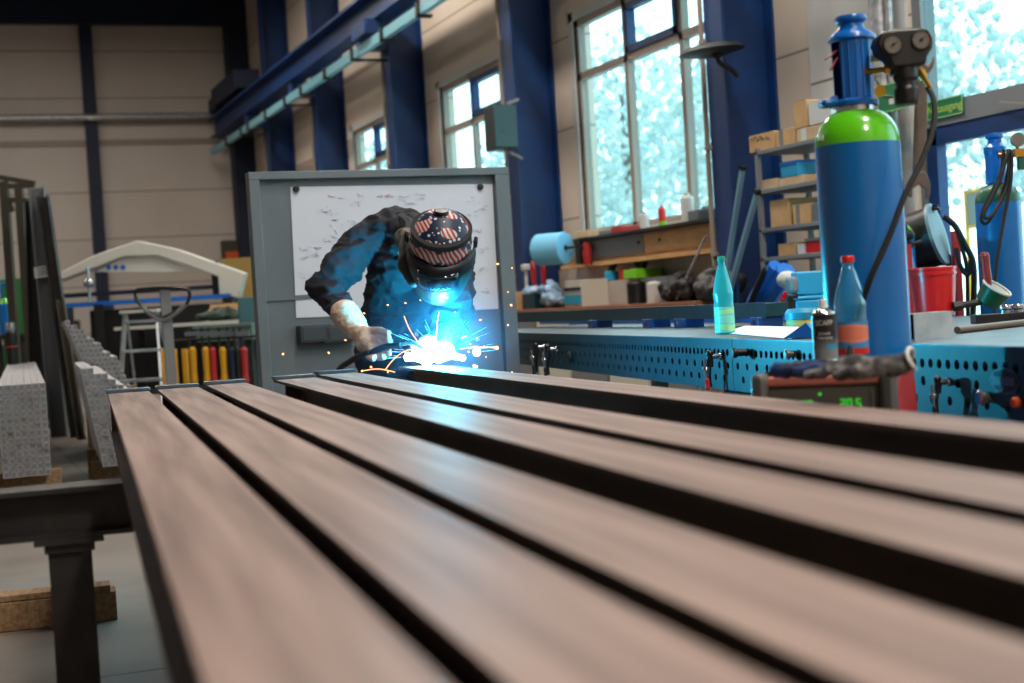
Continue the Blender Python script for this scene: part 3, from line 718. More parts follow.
work_glove('work_glove', 'grey work glove with a white-rimmed cuff lying on the machine', on_top(856, 378)+Vector((0, 0, 0)), math.radians(-32), mat('grey_knit', (44, 44, 46), .85, 0, (116, 114, 112), 26, .4, 150, lo=.45, hi=.62), 1.1)
work_glove('work_glove', 'dark blue and black work glove lying left on the machine', on_top(812, 377), math.radians(140), mat('blue_black_knit', (14, 18, 26), .8, 0, (16, 56, 120), 16, .4, 150), .85, False)

# ------------------------------------------------------------------ big gas cylinder
def cylinder(P, r, H, lb, shoulder, bodym, capm, rz=0, fat=1.0, ring=False):
    c = thing('gas_cylinder', lb, 'gas cylinder', P, rz, 'blue gas cylinders')
    hs = H-r*.92
    obj('cylinder_body', MB().lathe([(0, .01), (r*.85, 0), (r*.97, .01), (r, .03), (r, hs-.03), (r*1.0, hs)], seg=48), bodym, c)
    pr = [(r*1.001, hs)]+[(r*(.34+.66*math.cos(a)), hs+r*.82*math.sin(a)) for a in [PI/2*k/10 for k in range(1, 11)]]
    pr += [(r*.36, H-.02), (r*.36, H), (0, H)]
    obj('cylinder_shoulder', MB().lathe(pr, seg=48), shoulder, c)
    return c
GP = at(866, 300, 4.12); GP.z = .11
g = cylinder(GP, .115, 1.472, 'large bright blue gas cylinder with lime green shoulder behind the machine', 'green', 'tank', 'cap', 0)
obj('neck_ring', MB().lathe([(.052, 1.456), (.052, 1.477), (.045, 1.477)], seg=32), 'chrome', g)
obj('label_sticker', MB().lathe([(.078, 1.452), (.0635, 1.463), (.055, 1.470)], seg=40), mat('shoulder_label', (150, 150, 140), .5), g) if False else None
# protective cap: tulip cage with an open slot
cz = 1.472; cr = .056
def cage(mb):
    seg = 40; prof = [(.062, 0), (.064, .012), (.054, .02), (.055, .12), (.056, .175), (.065, .18), (.065, .187), (.052, .2), (.036, .212), (.033, .224), (.042, .23), (.044, .239), (.040, .246), (0, .248)]
    vs = []; fs = []
    for (r_, z) in prof: vs += [(r_*math.cos(2*PI*k/seg), r_*math.sin(2*PI*k/seg), cz+z) for k in range(seg)]
    for i in range(len(prof)-1):
        for k in range(seg):
            a = (k+.5)*360/seg
            if 2 <= i <= 3 and (150 < a < 196 or 318 < a < 345): continue
            fs.append((i*seg+k, i*seg+(k+1) % seg, (i+1)*seg+(k+1) % seg, (i+1)*seg+k))
    mb.add(vs, fs)
    mb.add([Vector(v)*1 for v in [(x*.9, y*.9, z) for x, y, z in vs[2*seg:5*seg]]], [f for f in [(i*seg+(k+1) % seg, i*seg+k, (i+1)*seg+k, (i+1)*seg+(k+1) % seg) for i in range(2) for k in range(seg) if not (150 < (k+.5)*360/seg < 196 or 318 < (k+.5)*360/seg < 345)]])
    for k in range(5):
        a = math.radians(205+k*20); mb.cyl((.0535*math.cos(a), .0535*math.sin(a), cz+.02), (.0535*math.cos(a), .0535*math.sin(a), cz+.175), .004, seg=8)
    return mb
obj('protective_cap', cage(MB()), 'cap', g, sharp=50)
camr = R.col[0]; cr2 = Vector((camr.x, camr.y, 0)).normalized(); cf2 = Vector((-R.col[2].x, -R.col[2].y, 0)).normalized()
ar = math.atan2(cr2.y, cr2.x)
lug = MB(Matrix.Rotation(ar, 4, 'Z'))
lug.tube([(-.045, -.02, cz+.012), (-.085, -.03, cz+.012), (-.09, 0, cz+.012), (-.085, .03, cz+.012), (-.045, .02, cz+.012)], .009, sm=4).bb((-.066, -.02, cz), (-.05, .02, cz+.03))
obj('cap_lug', lug, 'cap', g)
obj('valve', MB(Matrix.Rotation(ar, 4, 'Z')).cyl((0, 0, 1.49), (0, 0, 1.63), .017).cyl((0, 0, 1.6), (.075, -.02, 1.6), .012).lathe([(0, 0), (.025, 0), (.028, .008), (.025, .02), (0, .02)], (0, 0, 1.625)), 'brass', g)
t2 = MB(Matrix.Rotation(ar, 4, 'Z'))
t2.bar((-.05, -.03, cz+.15), (-.085, -.05, cz+.125), .008, .004).bar((-.05, -.04, cz+.13), (-.075, -.055, cz+.095), .006, .003)
tag(obj('cable_tie', t2, mat('dark_red_strap', (110, 30, 36), .5), g))
# regulator
RP = at(901, 60, 4.02)
rg = thing('pressure_regulator', 'black twin-gauge pressure regulator attached to the large cylinder valve', 'regulator', RP, ar)
def S(px, py): return Vector(((px-901)*4.02/FPX, 0, (60-py)*4.02/FPX))
hs = MB()
outl = [(873, 44), (876, 36), (885, 32), (900, 31), (916, 31), (926, 34), (930, 42), (929, 52), (923, 60), (922, 68), (888, 70), (885, 61), (876, 53)]
poly = [(S(*p).x, S(*p).z) for p in outl][::-1]
hs.prism(poly, -.045, .03)
obj('gauge_housing', hs, 'black', rg, bevel=.008)
obj('regulator_body', MB().lathe([(0, 0), (.03, .0), (.032, .01), (.033, .04), (.028, .05), (.028, .06), (.034, .07), (.034, .1), (0, .1)], S(904, 105)+Vector((0, -.005, 0)), seg=12, axis=(0, 0, 1)), 'black', rg)
obj('adjusting_collar', MB().lathe([(.03, 0), (.038, .004), (.038, .03), (.03, .034)], S(903, 76), seg=20), 'black', rg)
fm = mat('gauge_face', (108, 102, 94), .4)
for (px, py) in ((889, 47), (917, 44)):
    c0 = S(px, py)+Vector((0, -.047, 0))
    gg = obj('gauge', MB().lathe([(0, .0), (.026, 0), (.026, -.006), (.023, -.006), (.023, -.002), (0, -.002)], c0, axis=(0, 1, 0), seg=28), 'black', rg)
    obj('gauge_face', MB().cyl(c0+Vector((0, -.003, 0)), c0+Vector((0, -.0045, 0)), .0225, seg=28), fm, gg)
    nd = MB().bar(c0+Vector((-.006, -.0055, -.005)), c0+Vector((.013, -.0055, .008)), .0016, .002, up=(0, 1, 0)).cyl(c0+Vector((0, -.005, 0)), c0+Vector((0, -.007, 0)), .004, seg=10)
    for k in range(9):
        a = math.radians(-40+k*32.5); nd.bar(c0+Vector((.017*math.cos(a), -.005, .017*math.sin(a))), c0+Vector((.021*math.cos(a), -.005, .021*math.sin(a))), .0014, .001, up=(0, 1, 0))
    obj('needle', nd, 'black', gg)
obj('inlet_pipe', MB().cyl(S(866, 68)+Vector((0, .04, 0)), S(888, 68), .008, seg=14).cyl(S(884, 68), S(889, 68), .013, seg=6), 'brass', rg)
obj('outlet_fitting', MB().cyl(S(914, 66), S(920, 73), .009, seg=10).cyl(S(919, 72)+Vector((0, -.004, 0)), S(923, 80)+Vector((0, -.004, 0)), .012, seg=6).cyl(S(923, 79), S(929, 90), .007, seg=10), 'brass', rg)
# hose
hp = [at(928, 88, 4.02), at(934, 102, 4.0), at(933, 128, 3.98), at(922, 160, 3.96), at(905, 195, 3.94), at(890, 235, 3.93), at(870, 280, 3.93), at(868, 310, 4.0)]
hp[-1] = at(858, 318, 3.965)
hp += [at(905, 345, 4.1), at(925, 400, 4.2)] if False else [at(850, 350, 3.93), at(848, 395, 3.9)]
tag(obj('gas_hose', MB().tube(hp, .008, seg=10), 'blackm'), 'black rubber hose running from the regulator down across the blue cylinder', 'hose')
# wrench
def wrench():
    D = 4.1; o0 = at(921, 130, D)
    wr = thing('wrench', 'large worn steel spanner hanging behind the regulator of the big cylinder', 'wrench', o0, ar)
    def W(px, py): return ((px-921)*D/FPX, (130-py)*D/FPX)
    sh = [W(*p) for p in ((920, 70), (931, 72), (925, 148), (923, 176), (910, 176), (912, 148))]
    obj('shank', MB().prism(sh, -.005, .005), 'dsteel', wr, bevel=.002)
    jaw = [W(*p) for p in ((911, 172), (923, 172), (927, 184), (926, 196), (921, 200), (922, 190), (916, 184), (909, 188), (908, 197), (903, 194), (903, 184))]
    obj('open_jaw', MB().prism(jaw, -.007, .007), 'dsteel', wr, bevel=.002)
    hk = [W(*p) for p in ((920, 74), (919, 66), (926, 63), (931, 67), (935, 63), (937, 57), (938, 62), (936, 69), (931, 74))]
    obj('hook', MB().prism(hk, -.006, .006), 'dsteel', wr, bevel=.002)
M['dsteel'] = mat('worn_wrench_steel', (92, 82, 76), .5, .4, (112, 102, 94), 12)
wrench()
yt = thing('yellow_tag', 'round yellow tag hanging beside the neck of the big cylinder', 'tag', at(880, 91, 4.14), ar)
obj('disc', MB().cyl((0, -.003, 0), (0, .003, 0), .016, seg=24), 'yellow', yt)
obj('cord', MB().tube([(0, 0, .012), (-.01, .0, .03), (-.03, .0, .04)], .0015), 'blackm', yt)
def exit_sign(P, w, h, lb, s_):
    e = thing('exit_sign', lb, 'sign', P)
    gs = M.setdefault('sign_green', mat('sign_green', (20, 112, 70), .5))
    obj('sign_plate', MB().bb((-.012, -w/2, -h/2), (0, w/2, h/2)), gs, e)
    bm_ = MB()
    for q in (((-w/2, -h/2), (w/2, -h/2+.008)), ((-w/2, h/2-.008), (w/2, h/2)), ((-w/2, -h/2), (-w/2+.008, h/2)), ((w/2-.008, -h/2), (w/2, h/2))): bm_.bb((-.015, q[0][0], q[0][1]), (-.012, q[1][0], q[1][1]))
    obj('sign_border', bm_, mat('sign_pale', (150, 190, 120), .5), e)
    T = Matrix(((0, 0, -1, -.0135), (-1, 0, 0, 0), (0, 1, 0, 0), (0, 0, 0, 1)))
    if s_: text('lettering', s_, h*.62, mat('sign_text', (190, 210, 90), .5), e, T)
    return e
exit_sign(Vector((WX-.022, 8.72, 2.285)), .40, .13, 'small green emergency exit sign on the grey bar above the glazed door', 'Notausgang')
es = exit_sign(onX(893, 97, WX-.2)+Vector((.0, 0, 0)), .34, .2, 'green sign on the pipe behind the big cylinder shoulder', None)
obj('arrow', MB().bb((-.0135, -.03, -.05), (-.012, .03, -.01)).bar((-.013, .1, .03), (-.013, -.05, -.0), .02, .002), 'white', es)

# ================================================================== WELDING SCREEN WITH PAPER
s0 = at(246, 172, 8.45); s1 = at(505, 168.5, 9.1)
sx = Vector((s1.x-s0.x, s1.y-s0.y, 0)); SW = sx.length; sx.normalize(); SZ = (s0.z+s1.z)/2
sc = thing('welding_screen', 'blue-grey framed steel screen wall standing behind the welder', 'screen', Vector((s0.x, s0.y, 0)), math.atan2(sx.y, sx.x))
obj('sheet_panel', MB().bb((.03, 0, .12), (SW-.03, .012, SZ-.03)), 'screen', sc)
f = MB(); f.bb((0, -.05, SZ-.045), (SW, .03, SZ)); f.bb((0, -.05, .1), (.06, .03, SZ-.045)); f.bb((SW-.09, -.05, .1), (SW, .03, SZ-.045)); f.bb((.06, -.05, .1), (SW-.09, .03, .16))
obj('outer_frame', f, 'screen', sc, bevel=.004)
f = MB(); f.bb((.06, -.012, 1.2), (.35, 0, 1.225)); obj('seam_rail', f, 'screen', sc)
def spt(px, py, off=.0):
    r = ray(px, py); n = Vector((sx.y, -sx.x, 0)); k = ((Vector((s0.x, s0.y, 0))+n*off-CAM).dot(n))/r.dot(n); return CAM+r*k
def sloc(px, py):
    p = spt(px, py); return ((p-Vector((s0.x, s0.y, 0))).dot(sx), p.z)
(x0, z1), (x1, z0) = sloc(306, 327), sloc(350, 343)
for a_, b_ in ((308, 328), (331, 352)):
    xa, za = sloc(a_-12, 326); xb, zb = sloc(b_-12+12, 341)
    obj('tray', MB().bb((xa, -.09, zb), (xb, 0, za)).bb((xa+.01, -.095, zb+.01), (xb-.01, -.09, za-.01)), mat('tray_dark', (56, 66, 72), .5), sc, bevel=.004)
for x in (.1, SW-.1):
    obj('foot', MB().bb((x-.03, -.35, 0), (x+.03, .35, .05)).bb((x-.025, -.03, .05), (x+.025, .03, .12)), 'screen', sc)
(xa, za), (xb, zb) = sloc(290, 187), sloc(492, 184); (xc, zc) = sloc(498, 309); (xd, zd) = sloc(296, 318)
pm = mat('wall_sheet_paper', (214, 220, 232), .8); nt = pm.node_tree; b = nt.nodes['Principled BSDF']
ps = thing('drawing_sheet', 'large white paper sheet with faint drawings pinned on the grey screen', 'drawing', Vector((s0.x, s0.y, 0)), math.atan2(sx.y, sx.x))
mb = MB(); nx, nz = 14, 10; vs = []
for j in range(nz+1):
    for i in range(nx+1):
        u, v = i/nx, j/nz; xl = xa+(xd-xa)*v; xr = xb+(xc-xb)*v; zt_ = za+(zb-za)*u; zb_ = zd+(zc-zd)*u
        vs.append((xl+(xr-xl)*u, -.006-.006*abs(math.sin(u*5+v*3))*(1-abs(2*u-1)**4), zt_+(zb_-zt_)*v))
mb.add(vs, [(j*(nx+1)+i, (j+1)*(nx+1)+i, (j+1)*(nx+1)+i+1, j*(nx+1)+i+1) for j in range(nz) for i in range(nx)])
mb.add([(x, y+.0008, z) for x, y, z in vs], [(j*(nx+1)+i, j*(nx+1)+i+1, (j+1)*(nx+1)+i+1, (j+1)*(nx+1)+i) for j in range(nz) for i in range(nx)])
obj('sheet', mb, pm, ps)
ink = MB(); rd = random.Random(3)
def stroke(px, py, w, h, mb):
    x, z = sloc(px, py); 
    for k in range(5):
        a_ = x+rd.uniform(-w, w)/220*1.3; b_ = z+rd.uniform(-h, h)/220*1.3; mb.bar((a_, -.0145, b_), (a_+rd.uniform(-.035, .035), -.0145, b_+rd.uniform(-.012, .012)), .0015, .004, up=(0, 1, 0))
for (px, py) in ((325, 210), (333, 217), (352, 205), (353, 222), (337, 229), (305, 248), (315, 255), (317, 246), (303, 256), (420, 197), (400, 198), (474, 200), (482, 208), (470, 215), (409, 205), (480, 248), (482, 270), (476, 230), (488, 290), (305, 276), (330, 240)): stroke(px, py, 6, 3, ink)
obj('pencil_marks', ink, mat('pencil', (172, 180, 200), .8), ps)
ink = MB()
for (px, py) in ((334, 197), (357, 196), (383, 196), (390, 195)): stroke(px, py, 5, 1.5, ink)
obj('red_marks', ink, mat('red_marker', (226, 184, 178), .8), ps)
for i, (px, py) in enumerate(((296, 189), (480, 187))):
    m_ = thing('magnet', ['round black magnet on the upper left corner of the paper sheet', 'round black magnet on the upper right corner of the paper sheet'][i], 'magnet', spt(px, py, .012), math.atan2(sx.y, sx.x), 'magnets on the screen')
    obj('disc', MB().lathe([(0, 0), (.017, 0), (.019, .003), (.018, .013), (.012, .016), (0, .016)], axis=(0, -1, 0), seg=20), 'black', m_)

# ================================================================== WORKBENCH UNDER THE LARGE WINDOW
KX = 5.95
wb = thing('workbench', 'long workbench with brown top under the large window', 'workbench', (KX, 11.3, 0))
BL = 5.6; BZ = 1.03
obj('worktop', MB().bb((0, -.1, BZ-.045), (.72, BL, BZ)), 'worktop', wb, bevel=.004)
for k in range(6):
    obj('cabinet_door', MB().bb((.02, .05+k*.9, .12), (.05, .88+k*.9, BZ-.06)), 'cream' if k % 2 else 'grey', wb, bevel=.004)
obj('carcass', MB().bb((.05, 0, .1), (.7, BL-.1, BZ-.045)), 'grey', wb)
obj('plinth', MB().bb((.08, 0, 0), (.7, BL-.1, .1)), 'black', wb)
tl = striped(mat('splash_tiles', (220, 206, 190), .4), 1, .15, .008, (190, 176, 160))
tag(obj('splashback', MB().bb((WX-.03, 11.3, BZ), (WX-.005, 16.9, 1.45)), tl), 'cream tiled splashback on the wall above the workbench', 'splashback')
def wx(px, py, X=6.35): return onX(px, py, X)
# wall cabinet row under the sill
yl, yr = wx(562, 250, 6.38).y, 11.15
ca = thing('wall_cabinet', 'low wall cabinet with grey and light wood doors under the large window', 'cabinet', (6.38, yr, 1.47))
CL = yl-yr
obj('cabinet_body', MB().bb((.015, 0, .0), (.3, CL, .24)), 'woodl', ca)
ym = wx(644, 250, 6.38).y-yr
obj('cabinet_door', MB().bb((0, ym+.01, .04), (.015, CL-.35, .225)), 'grey', ca); obj('cabinet_door', MB().bb((0, .02, .04), (.015, ym-.01, .225)), 'woodl', ca)
obj('door_pull', MB().cyl((-.012, ym+.1, .15), (0, ym+.1, .15), .015), 'black', ca.children[1]); obj('door_pull', MB().cyl((-.012, ym-.35, .15), (0, ym-.35, .15), .015), 'black', ca.children[2])
obj('bottom_rail', MB().bb((-.02, -.02, -.03), (.3, CL+.02, .01)), 'woodl', ca)
sh = tag(obj('window_ledge', MB().bb((6.3, 11.1, 1.715), (6.7, yl+.25, 1.74)), 'dark_steel'), 'dark shelf board running under the large window above the cabinet', 'shelf')
def small(name, label, cat, px, base, w, h, m, shape='cyl', X=6.42, capm=None, group=None, dep=None):
    p = onX(px, 250, X); P = Vector((X, p.y, base)); t = thing(name, label, cat, P, 0, group)
    if shape == 'cyl': obj('body', MB().lathe([(0, 0), (w*.96, 0), (w, .005), (w, h*.8), (w*.9, h*.86), (w*.4, h*.9), (w*.4, h*.92)], seg=20), m, t)
    elif shape == 'box': obj('body', MB().bb((-(dep or w)/2, -w/2, 0), ((dep or w)/2, w/2, h)), m, t, bevel=.004)
    if capm: obj('cap', MB().lathe([(w*.42, h*.86), (w*.45, h*.88), (w*.45, h*.99), (0, h)], seg=16) if shape == 'cyl' else MB().bb((-(dep or w)/2-.005, -w/2-.005, h*.86), ((dep or w)/2+.005, w/2+.005, h+.004)), capm, t)
    return t
SLZ = 1.74
small('spray_can', 'red and green spray can on the ledge under the large window', 'spray can', 664, SLZ, .035, .2, mat('redgreen_can', (210, 50, 40), .4), capm='red')
obj('green_band', MB().lathe([(.036, .01), (.036, .05)], (0, 0, 0), seg=20), 'lime', bpy.data.objects['spray_can.001'])
small('white_bottle', 'small white bottle on the ledge left of the red spray can', 'bottle', 646, SLZ, .045, .17, 'framew', capm='black')
small('white_canister', 'white canister on the ledge at the right end of the large window', 'canister', 690, SLZ, .06, .27, 'framew', capm='framew')
small('parts_box', 'low brown box on the window ledge beside the white bottle', 'box', 627, SLZ, .22, .06, 'redp', 'box')
small('parts_box', 'low beige box at the left end of the window ledge', 'box', 596, SLZ, .3, .07, 'card2', 'box')
small('parts_box', 'long low grey box between the two boxes on the ledge', 'box', 612, SLZ, .35, .05, 'grey', 'box', dep=.12)
small('parts_box', 'dark box at the right end of the window ledge', 'box', 705, SLZ, .2, .09, 'greyp', 'box')
small('glass_jar', 'cloudy jar behind the white canister at the right end of the ledge', 'jar', 710, SLZ, .06, .15, 'grey', X=6.55)
# counter things
def counter(*a, **k): return small(*a, X=k.pop('X', 6.2), **k)
d_ = counter('drawer_unit', 'small white drawer unit with a blue drawer on the workbench', 'drawer unit', 584, BZ-.02+.02, .42, .27, 'cream', shape='box', dep=.3)
obj('drawer', MB().bb((-.165, -.2, .17), (-.15, .2, .2)), 'navy_paint', d_); obj('drawer', MB().bb((-.165, -.2, .03), (-.15, .2, .12)), 'cyanp', d_)
counter('grey_crate', 'long pale grey crate on the workbench behind the black cup', 'crate', 625, BZ, 1.05, .24, mat('pale_grey_crate', (176, 170, 162), .6), shape='box', dep=.2, X=6.45)
counter('grey_crate', 'second pale grey crate on the workbench left of the black bag', 'crate', 662, BZ, .7, .24, 'greyp', shape='box', dep=.2, X=6.45)
counter('black_cup', 'black round pot on the workbench in front of the grey crate', 'pot', 634, BZ, .09, .24, 'black')
counter('clear_jar', 'pale translucent jar on the workbench right of the black pot', 'jar', 652, BZ, .07, .22, 'framew')
counter('lime_tray', 'lime green tray standing on the grey crate', 'tray', 641, BZ+.245, .28, .09, 'lime', shape='box', X=6.45)
counter('red_tin', 'small red tin on the grey crate beside the lime tray', 'tin', 624, BZ+.245, .06, .13, 'red', X=6.45)
counter('blue_cup', 'small blue cup on the left end of the grey crate', 'cup', 610, BZ+.245, .07, .11, 'cyanp', X=6.42)
t = thing('cable_bundle', 'black cable bundle arched over the grey crate behind the red tin', 'cable', onX(628, 262, 6.5), 0)
t.location.z = BZ+.245
obj('coil', MB().tube([(0, .5, .0), (0, .35, .16), (0, .1, .22), (0, -.15, .2), (0, -.3, .1), (0, -.38, .17)], .035), 'blackm', t)
def rag(name, label, cat, px, py, X, sz, m, sd, base, n=5, amp=.06, grp=None):
    P = onX(px, py, X); P.z = base; t = thing(name, label, cat, P, 0, grp)
    rr = random.Random(sd)
    pts = [(rr.uniform(-.35, .35)*sz[0], rr.uniform(-.4, .4)*sz[1], rr.uniform(.12, .6)*sz[2]) for _ in range(n)]
    def b(mb):
        for p in pts:
            r_ = .36*min(sz[1], sz[2])*rr.uniform(.6, 1); mb.ball((p[0], p[1], max(p[2], r_*.6)), (r_*.9, r_*1.3, r_*.8))
        mb.ball((0, 0, sz[2]*.3), (sz[0]*.4, sz[1]*.45, sz[2]*.3))
    o = organic('folds', b, m, t, .02, 2, disp=lambda p: amp*(noise.noise(p*9+Vector((sd, 0, 0)))+.5*noise.noise(p*22)))
    for v in o.data.vertices: v.co.z = max(0, v.co.z)
    return t
rag('black_bag', 'crumpled black bag on the workbench below the large window', 'bag', 681, 300, 6.2, (.35, .75, .34), 'blackm', 4, BZ, 7)
rag('plastic_film', 'crumpled pale blue plastic film on the workbench behind the sparks', 'plastic film', 547, 300, 6.2, (.3, .9, .34), mat('pale_film', (150, 186, 214), .25), 5, BZ, 7)
rag('tool_heap', 'dark lumpy tool heap at the right end of the workbench', 'tool heap', 712, 300, 6.15, (.3, .4, .4), 'dark_steel', 9, BZ, 6, .04)
counter('teal_box', 'teal box on the workbench left of the drawer unit', 'box', 540, BZ, .35, .17, 'arc_teal_steel', shape='box')
counter('wood_box', 'light wooden box at the far left end of the workbench', 'box', 524, BZ, .5, .2, 'card', shape='box')
t = thing('steel_rod', 'grey rod leaning from the black bag up to the window ledge', 'rod', (0, 0, 0)); a_ = onX(675, 276, 6.1); b_ = onX(706, 236, 6.25)
t.location = a_; t.location.z = BZ+.02; a_.z = BZ+.02
obj('shaft', MB().cyl((0, 0, 0), b_-a_, .012), 'galv', t)
# paper roll on its holder
P = onX(552, 249, 6.0)
pr_ = thing('paper_roll', 'large light blue paper roll on a wall holder left of the window', 'paper roll', P)
ax = Vector((.55, -.83, 0)).normalized()
rl = mat('blue_tissue', (120, 196, 232), .8)
obj('roll', MB().lathe([(.035, -.17), (.16, -.17), (.165, -.16), (.165, .16), (.16, .17), (.035, .17), (.035, -.17)], axis=ax, seg=32), rl, pr_)
obj('holder_rod', MB().cyl(-ax*.2, ax*.3, .016).bar(ax*.3, ax*.3+Vector((.35, .12, 0)), .02, .03), 'dark_steel', pr_)
for i, px in enumerate((587,)):
    P = onX(px, 252, 6.3); t = thing('red_grip_clamp', 'red spring clamp hanging at the left end of the wall cabinet', 'clamp', P)
    obj('grip', MB().lathe([(0, -.14), (.04, -.13), (.05, -.03), (.045, .08), (0, .1)], seg=14), 'redp', t); obj('hook', MB().bb((-.04, .08, -.12), (.0, .2, .12)), 'black', t)
for i, px in enumerate((533, 543)):
    P = onX(px, 272, 6.12); t = thing('red_pliers', ['left pair of red-handled pliers hanging on the blue column', 'right pair of red-handled pliers hanging on the blue column'][i], 'pliers', P, 0, 'pliers on the column')
    obj('handle', MB().tube([(0, .0, .12), (0, .03, .02), (0, 0, -.14)], .02), 'redp', t); obj('handle', MB().tube([(0, .0, .12), (0, -.04, .02), (0, -.03, -.14)], .02), 'redp', t)
    obj('jaws', MB().cyl((0, 0, .1), (0, 0, .19), .02, .008), 'black', t)
P = onX(526, 275, 6.1); t = thing('hanging_brush', 'pale scrubbing brush hanging on the column behind the screen edge', 'brush', P)
obj('handle', MB().bb((-.01, -.03, -.22), (.01, .03, .05)), 'framew', t, bevel=.005); obj('bristle_head', MB().bb((-.03, -.07, .05), (.03, .07, .12)), 'framew', t, bevel=.01)

# ================================================================== SHELF UNIT WITH BOXES
SX = 5.75; zs = [2.12, 1.83, 1.545, 1.33, .93, .5, .12]
Yl = onX(757, 200, SX).y; Yr = Yl-1.05
su = thing('shelf_unit', 'grey metal shelf unit with cartons left of the large cylinder', 'shelf', (SX, Yr, 0))
W_ = Yl-Yr
for x in (0, .42):
    for y in (0, W_-.035): obj('post', MB().bb((x, y, 0), (x+.035, y+.035, 2.14)), 'grey', su)
for z in zs: obj('shelf_board', MB().bb((.0, .0, z-.03), (.45, W_, z)), 'grey', su, bevel=.003)
obj('back_brace', MB().bb((.452, W_*.45, .1), (.46, W_*.5, 2.1)), 'cyanp', su)
def carton(pl, pr, ptop, shelf, m, label, cat='carton', depth=.3, tape=None, X=SX+.03, lid=None, base=None, grp='cartons on the shelf unit', nm='carton'):
    ya = onX(pr, 200, X).y; yb = onX(pl, 200, X).y; zb = base if base is not None else zs[shelf]
    zt_ = onX((pl+pr)/2, ptop, X).z
    t = thing(nm, label, cat, (X, ya+.005, zb), 0, grp); w_ = yb-ya-.01; h_ = max(.04, zt_-zb)
    obj('box_body', MB().bb((0, 0, .001), (depth, w_, h_)), m, t, bevel=.004)
    if tape: obj('tape', MB().bb((-.002, w_*.62, -.0), (0, w_*.82, h_+.002)).bb((0, w_*.62, h_), (depth, w_*.82, h_+.002)), tape, t)
    elif cat == 'carton':
        fl_ = MB().bb((.0, .01, h_), (depth*.48, w_-.01, h_+.004)).bb((depth*.52, .01, h_), (depth, w_-.01, h_+.004)); obj('flap', fl_, m, t)
    if lid: obj('lid', MB().bb((-.006, -.006, h_*.82), (depth+.006, w_+.006, h_)), lid, t)
    return t, w_, h_
t, w_, h_ = carton(752, 778, 133, 0, 'card', 'brown carton on top of the shelf unit, leftmost with dark writing')
mk = MB(); rd = random.Random(5)
for k in range(9): mk.bar((-.002, w_*(.9-.08*k), h_*.75+rd.uniform(-.02, .02)), (-.002, w_*(.84-.08*k), h_*.75+rd.uniform(-.02, .02)), .002, .01, up=(1, 0, 0))
obj('scribble', mk, 'dark_steel', t)
carton(779, 799, 128, 0, 'card', 'brown carton on top of the shelf unit, second with grey tape', tape='grey')
carton(800, 826, 126, 0, 'card2', 'wide carton on top of the shelf unit, rightmost beside the cylinder', tape='framew')
z2 = onX(812, 127, SX+.03).z
carton(798, 812, 100, 0, 'card', 'upper brown carton stacked on the rightmost one', base=z2+.01)
carton(813, 836, 99, 0, 'framew', 'upper white carton stacked behind the green shoulder', base=z2+.01)
carton(757, 778, 180, 1, 'card2', 'flat carton on the second shelf board, leftmost'); t, w_, h_ = carton(780, 805, 177, 1, 'card2', 'flat carton on the second shelf board, under the blue box')
carton(782, 799, 161, 1, 'cyanp', 'blue plastic box standing on a flat carton', 'box', base=zs[1]+h_+.006, lid='bluep', nm='blue_box')
carton(808, 824, 174, 1, 'card', 'small carton on the second shelf board, right beside the cylinder')
t, w_, h_ = carton(769, 788, 200, 2, 'card', 'tall carton on the third shelf board, leftmost'); carton(792, 810, 204, 2, 'card', 'tall carton on the third shelf board, right one with grey tape', tape='grey')
carton(811, 826, 203, 2, 'greyp', 'dark grey box on the third shelf board behind the cylinder', 'box', nm='grey_box')
carton(775, 793, 244, 3, 'card', 'light carton on the fourth shelf board left of the red box'); carton(794, 802, 244, 3, 'framew', 'narrow grey-white box on the fourth shelf board', 'box', nm='white_box')
carton(803, 820, 238, 3, 'red', 'red box with a grey lid on the fourth shelf board', 'box', lid='grey', nm='red_box')
carton(757, 770, 277, 4, 'card2', 'small carton on the lowest visible board, left one'); carton(772, 783, 279, 4, 'card', 'small carton on the lowest visible board, right one')
t = thing('red_bin', 'open red storage bin on the lowest visible shelf board', 'bin', (SX-.02, onX(801, 285, SX).y, zs[4]))
bn = MB()
L_ = .32
bn.add([(0, 0, 0), (.3, 0, 0), (.3, .2, 0), (0, .2, 0), (-.04, 0, .09), (.3, 0, .2), (.3, .2, .2), (-.04, .2, .09), (.07, 0, .2), (.07, .2, .2)], [(0, 3, 2, 1), (0, 4, 8, 5, 1), (3, 2, 6, 9, 7), (1, 5, 6, 2), (0, 3, 7, 4)])
b_ = obj('bin_shell', bn, 'red', t, flat=True); so = b_.modifiers.new('s', 'SOLIDIFY'); so.thickness = .006
obj('bin_label', MB().bb((-.03, .06, .02), (-.027, .14, .06)), 'framew', t)
q = onX(770, 300, 5.3)
t = thing('blue_hose_reel', 'blue curved hose bundle with a white nozzle hanging before the shelf', 'hose', (5.35, q.y, zs[4]+.1))
obj('hose_bundle', MB().tube([(0, .35, -.3), (0, .2, -.08), (0, .0, .08), (0, -.15, .18)], .07).tube([(-.05, .4, -.3), (-.05, .22, -.02), (-.05, -.0, .14), (-.05, -.1, .22)], .05), 'bluep', t)
obj('strap', MB().tube([(-.1, .3, -.25), (-.12, .12, .0), (-.1, -.05, .2)], .022), 'black', t); obj('nozzle', MB().ball((-.04, -.22, .12), (.06, .1, .06)), 'framew', t)
obj('stand', MB().cyl((.02, .1, -zs[4]-.1), (.02, .1, 0.0), .02).cyl((.02, .1, -zs[4]-.1), (.02, .1, -zs[4]-.07), .15), 'dark_steel', t)
